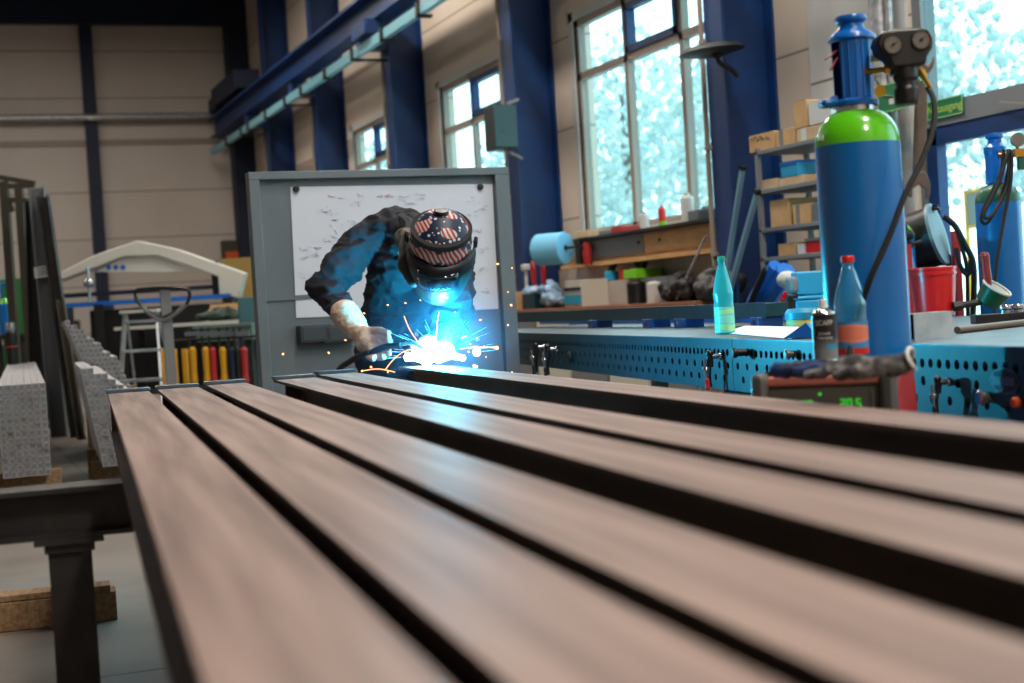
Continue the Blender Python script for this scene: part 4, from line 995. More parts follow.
for i, (a_, b_, X) in enumerate((((743, 166), (725, 283), 6.0), ((758, 190), (734, 275), 5.7))):
    A = onX(*a_, X); B = onX(*b_, X); d_ = B-A; k_ = (0.0-A.z)/d_.z; B = A+d_*k_
    t = thing('leaning_pole', ['long pale blue pole leaning on the blue column, left one', 'shorter pale blue pole leaning beside the shelf unit, right one'][i], 'pole', B, 0, 'poles leaning by the shelf')
    obj('shaft', MB().bar((0, 0, 0), A-B, .035, .035), mat('pale_blue_pole', (120, 160, 180), .4, .3), t)
    obj('end_cap', MB().bar((A-B)*.985, (A-B)*1.0, .042, .042), 'black', t)

# ================================================================== RIGHT SIDE BEHIND THE TABLE
P = onZ(944, 317, TZ)
t = thing('red_bucket', 'round red plastic bucket with a thick rim on the table', 'bucket', onZ(935, 317, TZ), .3)
def sc_(r, h): return r
br = .108
obj('bucket_body', MB().lathe([(0, .001), (br*.84, .0), (br*.87, .006), (br*.97, .17), (br*.98, .2), (br*1.04, .2), (br*1.04, .212), (br*.99, .212), (br*.99, .222), (br*1.03, .224), (br*1.03, .236), (br*.97, .238), (br*.94, .23), (br*.84, .012), (0, .012)], seg=44), 'red', t)
obj('paint_smear', MB().lathe([(br*.905, .01), (br*.935, .05), (br*.955, .09)], seg=60), 'framew', t) if False else None
obj('contents', MB().lathe([(0, .215), (br*.92, .21)], seg=40).bar((-.05, .02, .21), (.06, -.02, .24), .05, .008), mat('grey_sheet', (150, 150, 148), .6), t)
# aluminium square tube
P = onZ(915, 341, TZ)
D_ = (onZ(968, 337, TZ)-P); D_.z = 0
t = thing('square_tube', 'short shiny square aluminium tube piece on the front edge of the table', 'tube', P, math.atan2(D_.y, D_.x)-.12)
L_, hh = .155, .082
tb_ = MB()
for q in (((0, 0, 0), (L_, .07, .003)), ((0, 0, hh-.003), (L_, .07, hh)), ((0, 0, .003), (L_, .003, hh-.003)), ((0, .067, .003), (L_, .07, hh-.003))): tb_.bb(*q)
bpy.data.objects[t.name].rotation_euler.z += 0
T_ = Matrix.Rotation(0, 4, 'Z')
tt_ = obj('tube_wall', tb_, 'alu', t)
t.rotation_euler.z = math.radians(7)
obj('tube_shade_liner', MB().bb((.004, .0032, .0032), (L_-.004, .0034, hh-.0032)).bb((.004, .0666, .0032), (L_-.004, .0668, hh-.0032)).bb((.004, .0032, .0032), (L_-.004, .0668, .0034)).bb((L_-.008, .0032, .0032), (L_-.004, .0668, hh-.0032)), 'tube_shade', t)  # added liner, its dark colour paints the shade inside the open tube
# rotate so that the open end looks to the left front
# round bar and black rail
P0 = onZ(965, 333, TZ); P1 = onZ(1060, 322, TZ); 
t = thing('round_bar', 'brown round bar lying across the table at the right edge', 'bar', P0, math.atan2(P1.y-P0.y, P1.x-P0.x)); obj('shaft', MB().cyl((-.05, 0, .012), ((P1-P0).length, 0, .012), .012), mat('bar_brown', (120, 100, 86), .4, .5), t)
P0 = onZ(974, 324, TZ); P1 = onZ(1070, 318, TZ); L_ = (P1-P0).length
t = thing('clamp_rail', 'black flat rail with two knurled bolts lying on the table at right', 'rail', P0, math.atan2(P1.y-P0.y, P1.x-P0.x))
obj('bar_body', MB().bb((0, -.02, 0), (L_, .04, .035)), 'black', t, bevel=.003)
for px in (987, 1009):
    x = (onZ(px, 322, TZ)-P0).length
    obj('knurled_bolt', MB().lathe([(0, .035), (.018, .035), (.018, .045), (.024, .05), (.024, .06), (.02, .066), (0, .067)], (x, .01, 0), seg=20), 'chrome', t)
# cup wheel brush with red handle
P = onZ(992, 322, TZ)+Vector((.12, .22, 0)); P = onZ(992, 314, TZ)
t = thing('wire_cup_tool', 'green cup-shaped tool with a red handle sticking up from it on the table', 'tool', P, ar)
k = 6.9/FPX
axc = Vector((.42, -.35, .75)).normalized()
cc = Vector((-.005, 0, .028))
obj('cup', MB().lathe([(0, -.03), (.05, -.03), (.06, -.02), (.072, .06), (.067, .062), (.062, .055), (.05, -.01), (0, -.01)], cc+Vector((0, 0, .045)), axis=axc, seg=28), 'dgreen', t)
obj('cup_rim', MB().lathe([(.066, .058), (.074, .058), (.074, .066), (.066, .066), (.066, .058)], cc+Vector((0, 0, .045)), axis=axc, seg=28), 'framew', t)
obj('handle', MB().lathe([(0, 0), (.012, .0), (.014, .04), (.021, .05), (.024, .09), (.022, .15), (.024, .19), (.018, .205), (0, .21)], (-.012, .0, .085), axis=(-.05, 0, 1), seg=14), mat('brown_red_handle', (120, 40, 40), .4), t)
obj('spindle', MB().cyl((-.18, 0, .045), (-.05, 0, .06), .016, seg=12).cyl((-.18, 0, .045), (-.14, 0, .05), .026, seg=6), 'dark_steel', t)
# distant second cylinder with gauge and coiled hose
T2 = at(1003, 300, 7.6); T2.z = 0
g2 = cylinder(T2, .112, 1.565, 'blue gas cylinder with dark green shoulder in front of the glass door', 'dgreen', 'tank', 'cap')
obj('protective_cap', MB().lathe([(.05, 1.555), (.056, 1.56), (.052, 1.58), (.052, 1.7), (.056, 1.72), (.056, 1.74), (.036, 1.76), (.034, 1.78), (.044, 1.79), (.044, 1.81), (0, 1.815)], seg=28), 'cap', g2)
rg2 = thing('cylinder_gauge', 'small round pressure gauge with brass fitting beside the distant cylinder cap', 'gauge', at(1017, 140, 7.5), ar)
obj('dial', MB().lathe([(0, 0), (.034, 0), (.036, .004), (.036, .02), (0, .02)], axis=(0, -1, 0), seg=24), 'grey', rg2)
obj('dial_face', MB().cyl((0, -.021, 0), (0, -.023, 0), .031, seg=24).bar((0, -.024, 0), (.012, -.024, .018), .002, .002, up=(0, 1, 0)), fm, rg2)
obj('fitting', MB().cyl((0, 0, -.03), (0, 0, -.065), .01).cyl((-.09, .02, -.065), (.06, .0, -.065), .012).bb((-.02, -.02, -.085), (.03, .02, -.045)), 'brass', rg2)
obj('valve_body', MB().bb((.0, -.015, -.15), (.04, .02, -.08)), 'dgreen', rg2)
hc = MB(); D2 = 7.42
hc.tube([at(1004, 150, D2), at(1000, 175, D2), at(985, 205, D2), at(981, 220, D2), at(988, 222, D2), at(1000, 200, D2), at(1009, 165, D2), at(1008, 150, D2), at(1009, 170, D2-.02), at(1006, 190, D2-.02), at(992, 215, D2-.03), at(984, 214, D2-.03), at(998, 185, D2-.03), at(1010, 150, D2-.03), at(1011, 180, D2-.03), at(1003, 225, D2-.03), at(996, 270, D2-.03), at(994, 330, D2-.03)], .009, seg=8)
tag(obj('coiled_hose', hc, 'blackm'), 'thin black hose coiled over the distant blue cylinder', 'hose')
# third cylinder, mostly hidden behind the big one
T3 = at(897, 260, 8.2); T3.z = 0
g3 = cylinder(T3, .1, 1.42, 'blue cylinder with green shoulder mostly hidden behind the big cylinder', 'green', 'tank', 'cap')
obj('protective_cap', MB().lathe([(.045, 1.41), (.05, 1.42), (.05, 1.56), (0, 1.58)], seg=20), 'chrome', g3)
# hose drum / reel
P = at(934, 236, 8.3)
rl = thing('cable_reel', 'dark drum-shaped wire feeder with a pale side disc behind the red bucket', 'wire drum', Vector((P.x, P.y, 0)), ar)
z_ = P.z
axr = Vector((.80, -.45, .22)).normalized()
obj('drum', MB().lathe([(0, -.16), (.115, -.16), (.155, -.13), (.16, .03), (.0, .03)], (-.02, 0, z_), axis=axr, seg=36), 'black', rl)
obj('side_disc', MB().lathe([(0, .031), (.175, .031), (.175, .05), (.12, .058), (0, .06)], (-.02, 0, z_), axis=axr, seg=36), mat('pale_disc', (110, 136, 148), .4), rl)
obj('knob', MB().lathe([(0, 0), (.03, 0), (.03, .012), (.018, .016), (.018, .03), (0, .032)], (.01, -.02, z_+.14), seg=18), 'black', rl)
obj('frame', MB().bb((.1, -.03, .1), (.135, .03, z_+.02)).bb((-.2, -.03, .1), (-.165, .03, z_-.06)).bb((-.2, -.1, .05), (.135, .1, .1)), 'redp', rl)
obj('body', MB().bb((-.16, .0, .1), (.095, .2, z_-.1)), 'blackm', rl, bevel=.02)
cb = MB(); D3 = 7.9
cb.tube([at(943, 216, D3), at(955, 226, D3), at(965, 245, D3), at(973, 262, D3), at(974, 290, D3), at(972, 330, D3)], .016)
cb.tube([at(957, 232, D3), at(964, 255, D3), at(967, 275, D3), at(968, 330, D3)], .01)
cb.tube([at(971, 258, D3), at(968, 275, D3), at(960, 265, D3), at(956, 248, D3)], .012)
tag(obj('power_cables', cb, 'blackm'), 'looping black cables hanging right of the dark drum before the door', 'cable')
t = thing('tap_bracket', 'dark valve bracket fixed between the big cylinder and the drum', 'bracket', at(908, 235, 8.0), ar)
zz = t.location.z
obj('valve', MB().ball((0, 0, 0), (.035, .03, .03)).cyl((0, 0, -.02), (.02, 0, -.07), .015).cyl((.02, 0, -.05), (.07, 0, -.04), .012).cyl((-.0, 0, 0), (-.02, 0, .06), .015), 'blackm', t)
obj('support', MB().bb((-.015, -.02, -zz), (.01, .02, -.05)), 'redp', t)

# ================================================================== WELDER
PB = at(398, 345, 7.3); PB.z = 0
man = thing('person', 'person in dark navy work jacket and flag-pattern cap bending down to weld the beam end', 'person', PB)
def pa_(px, py, d): return at(px, py, d)
def cloth(s=1.0):
    def f(p):
        a = noise.noise(Vector((p.x*9, p.y*9, p.z*24)))
        b = noise.noise(Vector((p.x*22+5, p.y*22, p.z*12)))
        r = (1-abs(noise.noise(Vector((p.x*13, p.y*13, p.z*26+7)))))**3
        return s*(.012*a+.005*b+.010*r-.004)
    return f
SHR, ELR, CUR = pa_(360, 244, 7.0), pa_(327, 288, 6.92), pa_(349, 318, 6.76)
SHL, ELL, CUL = pa_(453, 256, 6.96), pa_(454, 304, 6.72), pa_(446, 336, 6.6)
HC = pa_(441, 243, 6.38)
def jacket(mb):
    chain(mb, [pa_(393, 352, 7.32), pa_(396, 320, 7.25), pa_(404, 268, 7.05)], [.165, .16, .165])
    chain(mb, [SHR, pa_(392, 232, 7.02), pa_(425, 238, 6.98), SHL], [.09, .115, .11, .088])
    chain(mb, [pa_(395, 235, 7.05), pa_(418, 236, 6.85), pa_(428, 240, 6.66)], [.11, .095, .07])
    chain(mb, [pa_(405, 268, 6.98), pa_(430, 275, 6.95)], [.14, .12])
    chain(mb, [SHR, ELR, CUR], [.092, .077, .056])
    cap(mb, pa_(322, 286, 6.92), pa_(332, 296, 6.9), .07, .066)
    chain(mb, [SHL, ELL, CUL], [.095, .093, .07])
organic('jacket', jacket, 'denim', man, .010, 4, cloth(1.5), PB)
# body under the clothes: one continuous figure
hipR, hipL = pa_(379, 356, 7.34), pa_(414, 356, 7.34)
def gnd(p, z, dy=0): return Vector((p.x, p.y+dy, z))
def body(mb):
    chain(mb, [pa_(396, 350, 7.32), pa_(404, 268, 7.05), pa_(420, 238, 6.8), HC], [.13, .12, .06, .055])
    mb.ball(HC, (.075, .085, .1)); mb.ball(HC+Vector((-.03, -.085, -.03)), .022)
    chain(mb, [SHR, ELR, CUR, pa_(362, 334, 6.66)], [.055, .045, .03, .03]); chain(mb, [SHL, ELL, CUL, pa_(440, 350, 6.6)], [.055, .045, .03, .03])
    for h in (hipR, hipL): chain(mb, [h, gnd(h, .48, -.03), gnd(h, .1)], [.085, .06, .045])
organic('body', body, 'skin', man, .014, 3, None, PB)
def trousers(mb):
    for h, s_ in ((hipR, -1), (hipL, 1)):
        chain(mb, [h, gnd(h+cr2*.02*s_, .5, -.04), gnd(h+cr2*.03*s_, .13)], [.115, .085, .075])
    cap(mb, hipR, hipL, .125)
organic('trousers', trousers, 'denim_dark', man, .014, 4, cloth(.8), PB)
for h, s_ in ((hipR, -1), (hipL, 1)):
    q = gnd(h+cr2*.03*s_, 0)
    def bt_(mb):
        chain(mb, [q+Vector((0, 0, .055)), q-cf2*.17+Vector((0, 0, .045))], [.05, .045]); chain(mb, [q+Vector((0, 0, .05)), q+Vector((0, 0, .17))], [.052, .055])
        mb.bb(q-cf2*.1+Vector((-.05, -.1, 0)), q-cf2*.1+Vector((.05, .12, .02)))
    organic('boot', bt_, 'black', man, .01, 2, None, PB)
# head frame: x to the picture right, -y face, z crown; bowed forward
th_ = math.radians(44)
Xh = (cr2*math.cos(math.radians(8))-Vector((0, 0, 1))*math.sin(math.radians(8))).normalized()
Zh = Vector((0, 0, 1))*math.cos(th_)-cf2*math.sin(th_); Zh = (Zh-Xh*Zh.dot(Xh)).normalized(); Yh = Zh.cross(Xh)
TH = Matrix.Translation(HC-PB) @ Matrix((Xh, Yh, Zh)).transposed().to_4x4() @ Matrix.Scale(.98, 4)
cpm = bpy.data.materials.new('flag_cap'); cpm.use_nodes = True; nt = cpm.node_tree; b = nt.nodes['Principled BSDF']; b.inputs['Roughness'].default_value = .45
tc = nt.nodes.new('ShaderNodeTexCoord'); mp_ = nt.nodes.new('ShaderNodeMapping'); mp_.inputs['Rotation'].default_value = (.4, .3, .5)
w1 = nt.nodes.new('ShaderNodeTexWave'); w1.inputs['Scale'].default_value = 18; w1.inputs['Distortion'].default_value = 2.5; w1.inputs['Detail'].default_value = 0
n1 = nt.nodes.new('ShaderNodeTexNoise'); n1.inputs['Scale'].default_value = 15; n1.inputs['Detail'].default_value = 0
v1 = nt.nodes.new('ShaderNodeTexVoronoi'); v1.inputs['Scale'].default_value = 44; v1.inputs['Randomness'].default_value = .6
def ramp(stops, const=True):
    r = nt.nodes.new('ShaderNodeValToRGB'); r.color_ramp.interpolation = 'CONSTANT' if const else 'LINEAR'
    while len(r.color_ramp.elements) > 1: r.color_ramp.elements.remove(r.color_ramp.elements[0])
    r.color_ramp.elements[0].position = stops[0][0]; r.color_ramp.elements[0].color = lin(stops[0][1])
    for p_, c_ in stops[1:]: e_ = r.color_ramp.elements.new(p_); e_.color = lin(c_)
    return r
r1 = ramp([(0, (170, 34, 38)), (.5, (190, 188, 182))]); r2 = ramp([(0, (200, 202, 200)), (.3, (14, 34, 62))]); r3 = ramp([(0, (0, 0, 0)), (.53, (255, 255, 255))])
mx_ = nt.nodes.new('ShaderNodeMix'); mx_.data_type = 'RGBA'
L = nt.links.new
L(tc.outputs['Object'], mp_.inputs[0])
for n_ in (w1, n1, v1): L(mp_.outputs[0], n_.inputs['Vector'])
L(w1.outputs['Fac'], r1.inputs[0]); L(v1.outputs['Distance'], r2.inputs[0]); L(n1.outputs['Fac'], r3.inputs[0])
L(r3.outputs[0], mx_.inputs['Factor']); L(r2.outputs[0], mx_.inputs['A']); L(r1.outputs[0], mx_.inputs['B']); L(mx_.outputs['Result'], b.inputs['Base Color'])
dome = [(1.0*math.cos(a), math.sin(a)) for a in [PI/2*k/12 for k in range(13)]]
mb = MB(TH @ Matrix.Translation((0, .0, .028)) @ Matrix.Diagonal((.132, .145, .118, 1))); mb.lathe([(1.0, -.3), (1.02, -.1)]+dome, seg=40)
cp_ = obj('cap', mb, cpm, man, sharp=80)
mb = MB(TH @ Matrix.Translation((0, .0, .055)) @ Matrix.Rotation(math.radians(-6), 4, 'X') @ Matrix.Diagonal((.132, .145, 1, 1)))
mb.lathe([(.99, .006), (1.0, .008), (1.01, .03), (.99, .032), (.97, .03)], seg=40)
obj('brow_band', mb, mat('dark_band', (36, 36, 38), .9), man)
obj('cap_knob', MB(TH @ Matrix.Translation((-.005, .035, .138)) @ Matrix.Rotation(math.radians(-20), 4, 'X')).lathe([(0, 0), (.03, .0), (.034, .006), (.03, .016), (0, .018)], seg=20), 'black', man)
# mask shell
def shell(mb, t0, t1, z0, z1, off=0.0, nt_=24, nz_=12, flare=1):
    vs = []
    for j in range(nz_+1):
        z = z0+(z1-z0)*j/nz_
        k = max(0, (.0-z)/.2)
        q_ = min(1, max(0, -z/.05)); rx = .141+.012*q_-.035*k**2+off; ry = .152+.02*q_-.015*k**2+.015*math.sin(min(1, k)*PI)+off
        for i in range(nt_+1):
            a = math.radians(t0+(t1-t0)*i/nt_)
            vs.append((rx*math.sin(a), -ry*math.cos(a)*(1 if abs(a) < 1.5 else .8), z))
    mb.add(vs, [(j*(nt_+1)+i, j*(nt_+1)+i+1, (j+1)*(nt_+1)+i+1, (j+1)*(nt_+1)+i) for j in range(nz_) for i in range(nt_)])
    return mb
msk = obj('welding_mask', shell(MB(TH), -105, 105, .0, -.225), mat('mask_shell', (22, 26, 32), .45), man, sharp=80)
so = msk.modifiers.new('s', 'SOLIDIFY'); so.thickness = .004
ln = obj('mask_window', shell(MB(TH), -34, 34, -.03, -.115, .006, 10, 4), mat('mask_glass', (12, 44, 58), .06, .2, coat=.6), man, sharp=80); so = ln.modifiers.new('s', 'SOLIDIFY'); so.thickness = .003
fr = MB(TH)
for (t0, t1, z0, z1) in ((-37, 37, -.022, -.031), (-37, 37, -.113, -.123), (-38, -33, -.022, -.123), (33, 38, -.022, -.123)): shell(fr, t0, t1, z0, z1, .009, 8, 2)
fo = obj('window_frame', fr, 'black', msk, sharp=80)
lb_ = obj('mask_print', shell(MB(TH), -8, 30, -.035, -.075, .0085, 8, 3), mat('mask_print', (20, 36, 48), .3, .3, (150, 168, 168), 60, lo=.42, hi=.5), msk, sharp=80)
shell_bar = obj('lcd_strip', shell(MB(TH), -10, 22, -.09, -.106, .0088, 8, 2), mat('lcd_blue', (20, 110, 140), .3), msk, sharp=80)
for s_ in (-1, 1):
    obj('pivot_knob', MB(TH).lathe([(0, 0), (.024, 0), (.026, .006), (.022, .016), (0, .018)], (s_*.142, .0, .02), axis=(s_, 0, 0), seg=18), 'black', msk)
# leather side flap with a printed tan hand
def flap(mb):
    chain(mb, [pa_(411, 244, 6.5), pa_(410, 262, 6.44), pa_(414, 280, 6.4)], [.05, .055, .035]); chain(mb, [pa_(405, 238, 6.6), pa_(412, 250, 6.48)], [.05, .05])
fl_ = organic('hood_flap', flap, mat('black_leather', (20, 22, 26), .55), man, .01, 4, cloth(.4), PB)
obj('flap_button', MB().lathe([(0, 0), (.02, 0), (.018, .006), (0, .007)], pa_(405, 234, 6.5)-PB, axis=-cf2, seg=18), mat('tan_button', (130, 116, 96), .5), fl_)
hm = MB(); D_ = 6.36
hd_ = [((424, 262), (430, 248)), ((425, 262), (434, 254)), ((424, 264), (424, 246)), ((426, 265), (434, 262)), ((423, 262), (425, 272))]
for a_, b2 in hd_: hm.bar(pa_(*a_, D_)-PB, pa_(*b2, D_)-PB, .018, .006, up=tuple(cf2))
obj('tan_hand_print', hm, mat('tan_print', (150, 122, 96), .6), fl_)
# collar and cap cloth behind
obj('collar', MB().tube([pa_(400, 218, 6.95)-PB, pa_(410, 226, 6.75)-PB, pa_(408, 240, 6.6)-PB], .03), 'denim', man)
# gloves
GD = cloth(.35)
def glove_r(mb):
    chain(mb, [pa_(345, 314, 6.765), pa_(352, 322, 6.73), pa_(360, 332, 6.68)], [.066, .06, .046])
    chain(mb, [pa_(360, 332, 6.68), pa_(370, 342, 6.62)], [.046, .045]); cap(mb, pa_(366, 334, 6.64), pa_(377, 340, 6.60), .038, .034); cap(mb, pa_(364, 344, 6.63), pa_(374, 348, 6.6), .034)
    F4 = [((378, 336), (388, 339), (391, 346), (385, 350)), ((379, 342), (388, 346), (389, 353), (382, 355)), ((376, 347), (383, 352), (383, 357), (376, 357)), ((371, 350), (375, 355), (373, 358), (368, 356))]
    for i, (a, b2, c2, d2) in enumerate(F4): chain(mb, [pa_(*a, 6.58), pa_(*b2, 6.54), pa_(*c2, 6.52), pa_(*d2, 6.55)], [.018, .0165, .015, .013])
    chain(mb, [pa_(370, 332, 6.62), pa_(380, 330, 6.56), pa_(388, 333, 6.53)], [.02, .017, .015])
organic('glove', glove_r, 'leather', man, .0055, 3, lambda p: .4*cloth(1)(p), PB)
gm = MB()
for (a_, b2) in (((348, 317), (355, 315)), ((350, 320), (354, 319)), ((353, 319), (358, 318))): gm.bar(pa_(*a_, 6.672)-PB, pa_(*b2, 6.672)-PB, .006, .003, up=tuple(cf2))
def glove_l(mb):
    chain(mb, [CUL, pa_(443, 348, 6.6)], [.062, .05]); chain(mb, [pa_(443, 348, 6.6), pa_(432, 350, 6.58)], [.045, .04])
    for k in range(4): chain(mb, [pa_(430, 344+k*4, 6.56), pa_(420, 343+k*4.5, 6.54), pa_(413, 346+k*4, 6.55)], [.018, .016, .013])
    chain(mb, [pa_(438, 342, 6.58), pa_(428, 338, 6.55), pa_(421, 340, 6.53)], [.02, .017, .014])
organic('glove', glove_l, 'leather', man, .0055, 3, lambda p: .4*cloth(1)(p), PB)
# torch with cable
T0, T1 = pa_(372, 352, 6.53), pa_(400, 345, 6.5)
tt = thing('welding_torch', 'dark welding torch held in the glove pointing at the bright arc', 'welding torch', T0)
obj('handle', MB().tube([Vector((0, 0, 0)), (T1-T0)*.5+Vector((0, 0, .008)), T1-T0], .014), 'black', tt)
obj('swan_neck', MB().tube([T1-T0, pa_(414, 343, 6.5)-T0, pa_(424, 350, 6.5)-T0], .008), 'dark_steel', tt)
obj('nozzle', MB().cyl(pa_(422, 348, 6.5)-T0, pa_(428, 354, 6.5)-T0, .012, .010), 'chrome', tt)
obj('cable', MB().tube([Vector((0, 0, 0)), pa_(352, 360, 6.62)-T0, pa_(335, 380, 6.8)-T0, pa_(330, 450, 6.95)-T0, Vector((-.1, .5, -T0.z+.02))], .014), 'blackm', tt)
# arc, hot spatter and smoke
AP = at(440, 353, 6.5)
ax_ = thing('welding_arc', 'blinding blue-white welding arc on the end of the rightmost beam', 'welding arc', AP)
am = MB(); rr = random.Random(11)
def arcs(mb):
    mb.ball(AP+Vector((0, 0, .006)), (.07, .03, .045)); 
    for k in range(16):
        u = rr.uniform(-.15, .16); h = max(.012, .05*(1-abs(u)/.17)); mb.ball(AP+cr2*u+Vector((0, 0, rr.uniform(-.03, -.012+h*.5))), rr.uniform(.012, .014+h*.5))
organic('arc_core', arcs, emis('arc_white', (214, 244, 255), 26), ax_, .008, 2, None, AP)
am = MB()
for k in range(38):
    a = rr.uniform(-.15, PI+.15); l0 = rr.uniform(.06, .14); l1 = l0+rr.uniform(.01, .06)*(1.5 if math.sin(a) > .5 else 1)
    dd_ = (cr2*math.cos(a)*1.5+Vector((0, 0, 1))*math.sin(a)*.8-cf2*rr.uniform(-.4, .5))
    am.cyl(dd_*l0, dd_*l1, .0007, .0003, 5)
obj('spatter_streaks', am, emis('streak_blue', (90, 190, 255), 6), ax_)['kind'] = 'stuff'
spk = MB()
SPK = [(283, 354, 2), (329, 353, 1.6), (447, 298, 1.5), (405, 303, 1.3), (480, 320, 1.5), (497, 348, 3.2), (474, 366, 3), (512, 372, 1.4), (508, 325, 1.6), (511, 305, 1.8), (498, 264, 1.8), (388, 305, 1.4), (455, 312, 1.4), (434, 289, 1.3), (466, 336, 1.3), (470, 344, 1.5), (462, 338, 1.2), (477, 338, 1.4), (469, 352, 1.5), (484, 346, 1.2), (371, 367, 2), (362, 371, 1.8), (375, 357, 1.4), (404, 357, 2), (388, 372, 1.6), (512, 268, 1.4), (364, 313, 1.2), (345, 340, 1.2), (486, 357, 1.4), (508, 292, 1.2), (420, 300, 1.2)]
for px, py, r_ in SPK:
    D_ = 6.35+rr.uniform(-.25, .25); p = at(px, py, D_); q = at(px+rr.uniform(-2.5, 2.5)*r_*.6, py+rr.uniform(-1, 1), D_); k = D_/FPX
    spk.cyl(p-AP, q-AP, r_*k*.45, r_*k*.4, 6); spk.ball(p-AP, r_*k*.55, 6, 5)
for pts in (((385, 370), (395, 358), (408, 350), (425, 349)), ((362, 371), (378, 369), (395, 372)), ((420, 345), (410, 330), (404, 316)), ((436, 343), (437, 325), (439, 312)), ((460, 349), (478, 347), (497, 348))):
    spk.tube([at(a, b2, 6.4)-AP for a, b2 in pts], .0016, 6)
so_ = thing('flying_sparks', 'orange sparks flying around the welding arc', 'sparks', AP); so_['kind'] = 'stuff'
o = obj('spark_trails', spk, emis('spark_orange', (255, 150, 90), 5), so_); o['kind'] = 'stuff'

vm = bpy.data.materials.new('weld_smoke'); vm.use_nodes = True; nt = vm.node_tree; nt.nodes.remove(nt.nodes['Principled BSDF'])
vs_ = nt.nodes.new('ShaderNodeVolumeScatter'); vs_.inputs['Anisotropy'].default_value = 0
tc = nt.nodes.new('ShaderNodeTexCoord'); ln_ = nt.nodes.new('ShaderNodeVectorMath'); ln_.operation = 'LENGTH'
mr = nt.nodes.new('ShaderNodeMapRange'); mr.inputs['From Min'].default_value = .38; mr.inputs['From Max'].default_value = .02; mr.inputs['To Max'].default_value = 1.0
n_ = nt.nodes.new('ShaderNodeTexNoise'); n_.inputs['Scale'].default_value = 7; m1 = nt.nodes.new('ShaderNodeMath'); m1.operation = 'MULTIPLY'; m2 = nt.nodes.new('ShaderNodeMath'); m2.operation = 'MULTIPLY'; m2.inputs[1].default_value = .32
nt.links.new(tc.outputs['Object'], ln_.inputs[0]); nt.links.new(ln_.outputs['Value'], mr.inputs['Value']); nt.links.new(tc.outputs['Object'], n_.inputs['Vector'])
nt.links.new(mr.outputs[0], m1.inputs[0]); nt.links.new(n_.outputs['Fac'], m1.inputs[1]); nt.links.new(m1.outputs[0], m2.inputs[0]); nt.links.new(m2.outputs[0], vs_.inputs['Density'])
vs_.inputs['Color'].default_value = (.5, .6, 1, 1)
nt.links.new(vs_.outputs[0], nt.nodes['Material Output'].inputs['Volume'])
sm = thing('smoke', 'thin blue-lit welding smoke drifting around the arc', 'smoke', AP+Vector((0, 0, .02))); sm['kind'] = 'stuff'
o = obj('smoke_cloud', MB().ball((0, 0, 0), .38, 24, 16), vm, sm); o['kind'] = 'stuff'

# ================================================================== LEFT BACKGROUND
TS = .04
tp = MB(); i_ = .006; s_ = TS-.0025; TLn = 5.5
for q in (((0, 0, 0), (s_, TLn, i_)), ((0, 0, s_-i_), (s_, TLn, s_)), ((0, 0, i_), (i_, TLn, s_-i_)), ((s_-i_, 0, i_), (s_, TLn, s_-i_))): tp.bb(*q)
tp.bb((i_, .003, i_), (s_-i_, .006, s_-i_), 1)
tube0 = None
def tube_stack(P, rz, cols, lab, grp, Ln, skew=0.0):
    """cols: number of tubes in each column, left to right; each tube is its own object"""
    global tube0
    Rz = Matrix.Rotation(rz, 4, 'Z'); k = 0; rd = random.Random(len(cols))
    for ci, n in enumerate(cols):
        for r_ in range(n):
            if tube0 is None:
                o = tube0 = obj('square_steel_tube', tp, ['galv', mat('grey_tube_plug', (120, 126, 134), .6, .3)], flat=True)
            else:
                o = tube0.copy(); COL.objects.link(o)
            o.location = P+Rz @ Vector((ci*TS+skew*(n and r_*TS*-1), rd.uniform(-.012, .012), r_*TS)); o.rotation_euler.z = rz; o.scale = (1, Ln/TLn, 1)
            tag(o, lab, 'steel tube', grp)
def pile_on(P, rz, w, L_, lb, z):
    for k, y in enumerate((.35, L_-.7)):
        t = thing('timber_bearer', lb+[', front one', ', rear one'][k], 'timber', P+Matrix.Rotation(rz, 4, 'Z') @ Vector((0, y, 0)), rz, 'timbers under the tube stacks')
        t.location.z = 0
        obj('block', MB().bb((-.06, 0, 0), (w+.06, .14, z)), 'wood', t, bevel=.005)
rzA = -math.atan2(ray(22, 336).x, ray(22, 336).y)
PA = at(3, 475, 9.0); PA.z = .24
tube_stack(PA, rzA, [14]*7, 'galvanised square tube in the leftmost bundle, topped by the dark canister', 'tubes in the leftmost bundle', 6.8)
pile_on(PA, rzA, .28, 6.8, 'timber block under the leftmost tube bundle', .24)
rzB = -math.atan2(ray(45, 336).x, ray(45, 336).y)
PBk = at(103, 467, 9.6); PBk.z = max(.12, PBk.z)
tube_stack(PBk, rzB, [16, 16, 15, 15, 14, 13, 12], 'galvanised square tube in the low bundle beside the end of the first beam', 'tubes in the low bundle', 2.2, .16)
pile_on(PBk, rzB, .3, 2.2, 'timber block under the low tube bundle', PBk.z)
PCk = at(63, 317, 12.3)+cr2*.24; PCk.z = .55
tube_stack(PCk, rzB, [16, 15, 14, 12, 11, 9, 8], 'galvanised square tube in the stepped bundle behind the low one', 'tubes in the stepped bundle', 2.5, .36)
pile_on(PCk, rzB, .35, 2.5, 'timber block under the stepped tube bundle', .55)
# dark canister on the leftmost bundle
q = at(28, 358, 12.5); q = onZ(28, 366, .24+14*TS)
t = thing('vacuum_flask', 'dark cylindrical flask with a silver cap standing on the leftmost tube bundle', 'flask', onZ(13, 364.2, .24+14*TS))
obj('flask_body', MB().lathe([(0, 0), (.053, 0), (.056, .01), (.056, .32), (.045, .34)], seg=24), 'black', t); obj('flask_cap', MB().lathe([(.045, .34), (.048, .35), (.048, .42), (.03, .43), (0, .43)], seg=20), 'chrome', t)
obj('red_ring', MB().lathe([(.0565, .17), (.058, .172), (.058, .182), (.0565, .184)], seg=24), 'redp', t)
